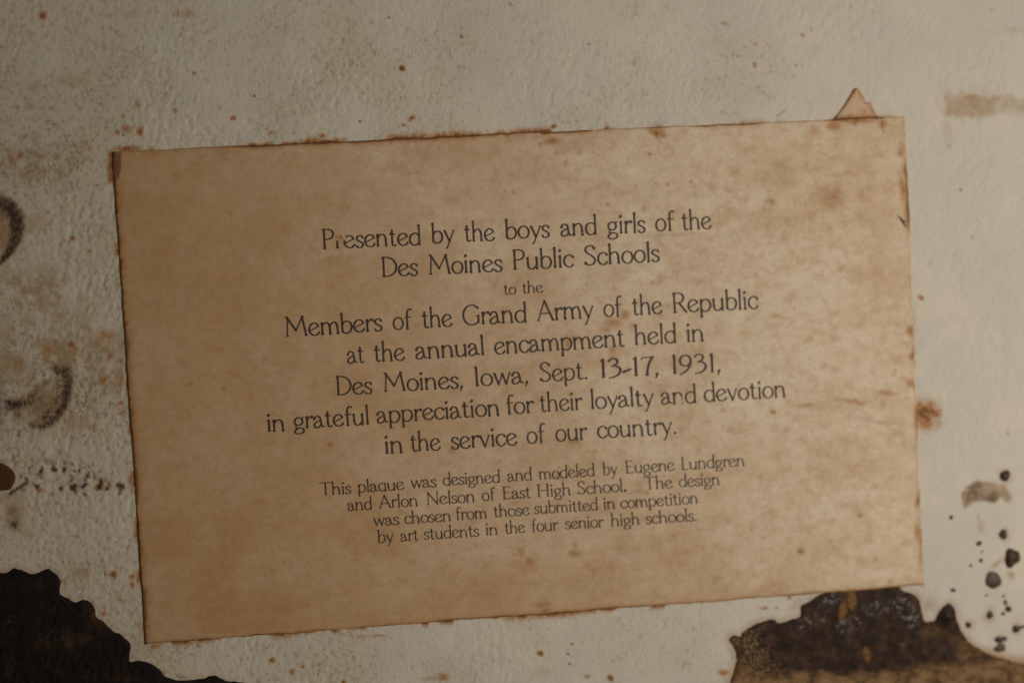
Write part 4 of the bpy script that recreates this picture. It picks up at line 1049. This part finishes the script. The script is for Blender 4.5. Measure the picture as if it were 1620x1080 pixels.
LINES = [
    (31.0, [('P~r~esented', 510.5, 393.9, 666.2, 387.0), ('by', 682.6, 384.8, 719.7, 383.0), ('the', 735, 382.3, 783.3, 380.2), ('boys', 799, 378.3, 870.3, 375.2), ('and', 886.5, 373.8, 944.4, 371.2), ('girls', 960.5, 369.7, 1021.4, 367.4), ('of', 1036.5, 366, 1067.6, 364.5), ('the', 1078.7, 364.3, 1125.9, 362)]),
    (31.0, [('Des', 604.3, 437.5, 662, 435.2), ('Moines', 678.8, 434, 795.5, 429.1), ('Public', 811.5, 426.6, 909.1, 421.8), ('Schools', 924.2, 419.7, 1044, 413.4)]),
    (18.6, [('to', 797.3, 465.9, 817, 465), ('the', 826.7, 463.9, 859.5, 462.4)]),
    (31.2, [('Members', 452.3, 532.6, 605.9, 522.9), ('of', 621.5, 521.3, 652.8, 520), ('the', 668.4, 518.6, 716.5, 516), ('Grand', 732.1, 514, 833.8, 509.5), ('Army', 849.6, 507.5, 939.8, 502.5), ('of', 955, 501, 985, 499.4), ('the', 1000.7, 498.2, 1048.4, 495.9), ('Republic', 1064.4, 494.7, 1200.2, 488)]),
    (30.8, [('at', 549.4, 574.9, 577, 573.3), ('the', 592.3, 572.1, 641.2, 569.6), ('annual', 657.3, 568, 766.4, 561), ('encampment', 782, 560, 988.6, 547.2), ('held', 1004, 545.4, 1070.6, 542.1), ('in', 1086.2, 540.7, 1113.3, 539.4)]),
    (30.0, [('Des', 532.4, 624.8, 589.7, 622.2), ('Moines,', 607.6, 619.6, 732.8, 613.0), ('Iowa,', 751, 610.6, 836, 605.5), ('Sept.', 854, 603.2, 929.4, 599.0), ('13-17,', 950.1, 596.9, 1042.5, 592.6), ('1931,', 1062.9, 590.7, 1139.9, 587.5)]),
    (29.6, [('in', 423, 682, 450.7, 680.6), ('grateful', 465, 678, 584.2, 670.5), ('appreciation', 595.9, 669, 790.3, 656.4), ('for', 801.5, 655.4, 846, 652), ('their', 854.5, 651, 922.2, 647.0), ('loyalty', 934.7, 646.2, 1035, 640.6), ('a~nd', 1045.6, 639.5, 1101.9, 636.4), ('devotion', 1113.3, 635.2, 1242.6, 627.6)]),
    (30.0, [('in', 609.1, 716.6, 637.4, 715), ('the', 649.8, 713.5, 697.8, 711.2), ('service', 713.9, 709.6, 818.9, 703.1), ('of', 833.3, 701, 863.8, 699.3), ('our', 878.9, 697.6, 929.6, 694.8), ('country.', 944.8, 692.9, 1070, 685.5)]),
    (20.0, [('This', 506, 782.5, 556.2, 780), ('plaque', 566.2, 778.4, 640, 773.4), ('was', 650.4, 771.5, 691.1, 769.3), ('designed', 700.7, 767.6, 791.6, 762.5), ('and', 802.7, 761, 841.8, 758.6), ('modeled', 852.7, 758, 941.1, 752.3), ('by', 953.8, 751, 977.1, 749.6), ('Eugene', 990.4, 748.2, 1067.8, 743.4), ('Lundgren', 1078.4, 742.7, 1177.8, 736.4)]),
    (20.0, [('and', 550, 807.2, 588.9, 804.8), ('Arlon', 600, 803.3, 661.1, 799.4), ('Nelson', 675.6, 797.8, 751.1, 793.4), ('of', 762.7, 792.1, 784.4, 790.6), ('East', 796.2, 789.1, 840, 786.7), ('High', 850.4, 785.5, 902.7, 782.3), ('School*', 913.3, 781.4, 991.1, 776.5), ('The', 1018.9, 773.8, 1064.4, 771.2), ('design', 1074, 770, 1138.2, 766.4)]),
    (19.6, [('was', 591.1, 831.1, 632.2, 828.9), ('chosen', 640, 827.6, 713.3, 823.4), ('from', 721.6, 821.9, 770.4, 819), ('those', 781.6, 817.5, 838.2, 813.9), ('submitted', 845.6, 812.4, 946.2, 806), ('in', 955.1, 805.1, 972.9, 804), ('competition', 981.6, 803.5, 1103.8, 795.6)]),
    (19.8, [('by', 597.8, 858, 623.3, 856.2), ('art', 634, 855.6, 662.2, 854), ('students', 671.1, 852.9, 758.2, 847.4), ('in', 768.9, 846, 787.3, 845), ('the', 799.3, 843.7, 831.1, 841.6), ('four', 841.6, 840.7, 884, 838), ('senior', 894.4, 836.4, 955.6, 833), ('high', 966.7, 831.6, 1011.6, 829), ('schools.', 1021.6, 828.3, 1102.2, 822.9)]),
]

lr = random.Random(5)
for capH, words in LINES:
    wx = np.mean([(q[1] + q[3]) / 2 for q in words]); 
    line = bpy.data.objects.new('text_line', None); line.empty_display_size = .002
    COL.objects.link(line); line.parent = label
    for txt, x0, y0, x1, y1 in words:
        tk = tokens(txt)
        adv = []; pos = 0; Vs = []; Fs = []; n0 = 0
        for k in tk:
            V, F = glyph(k)
            jy = lr.uniform(-.012, .012); jw = 1 + lr.uniform(-.008, .008)
            Vs.append(np.stack([V[:, 0] * jw + pos, V[:, 1] + jy], -1)); Fs.append(F + n0); n0 += len(V)
            pos += G[k][0] + .015
        V = np.vstack(Vs); F = np.vstack(Fs)
        xmin, xmax = V[:, 0].min(), V[:, 0].max()
        u = (V[:, 0] - xmin) / (xmax - xmin)
        ux, uy = x1 - x0, y1 - y0; L = math.hypot(ux, uy)
        # plate is set square: letters stand perpendicular to their baseline
        nx, ny = uy / L, -ux / L
        X = x0 + ux * u + nx * V[:, 1] * capH; Y = y0 + uy * u + ny * V[:, 1] * capH
        H = label_h(X, Y)
        me = new_mesh('word', plane(X, Y, H + .028), F, False)
        obj('word', me, M_I, line)

print('tris', sum(len(o.data.polygons) for o in S.objects if o.type == 'MESH'))
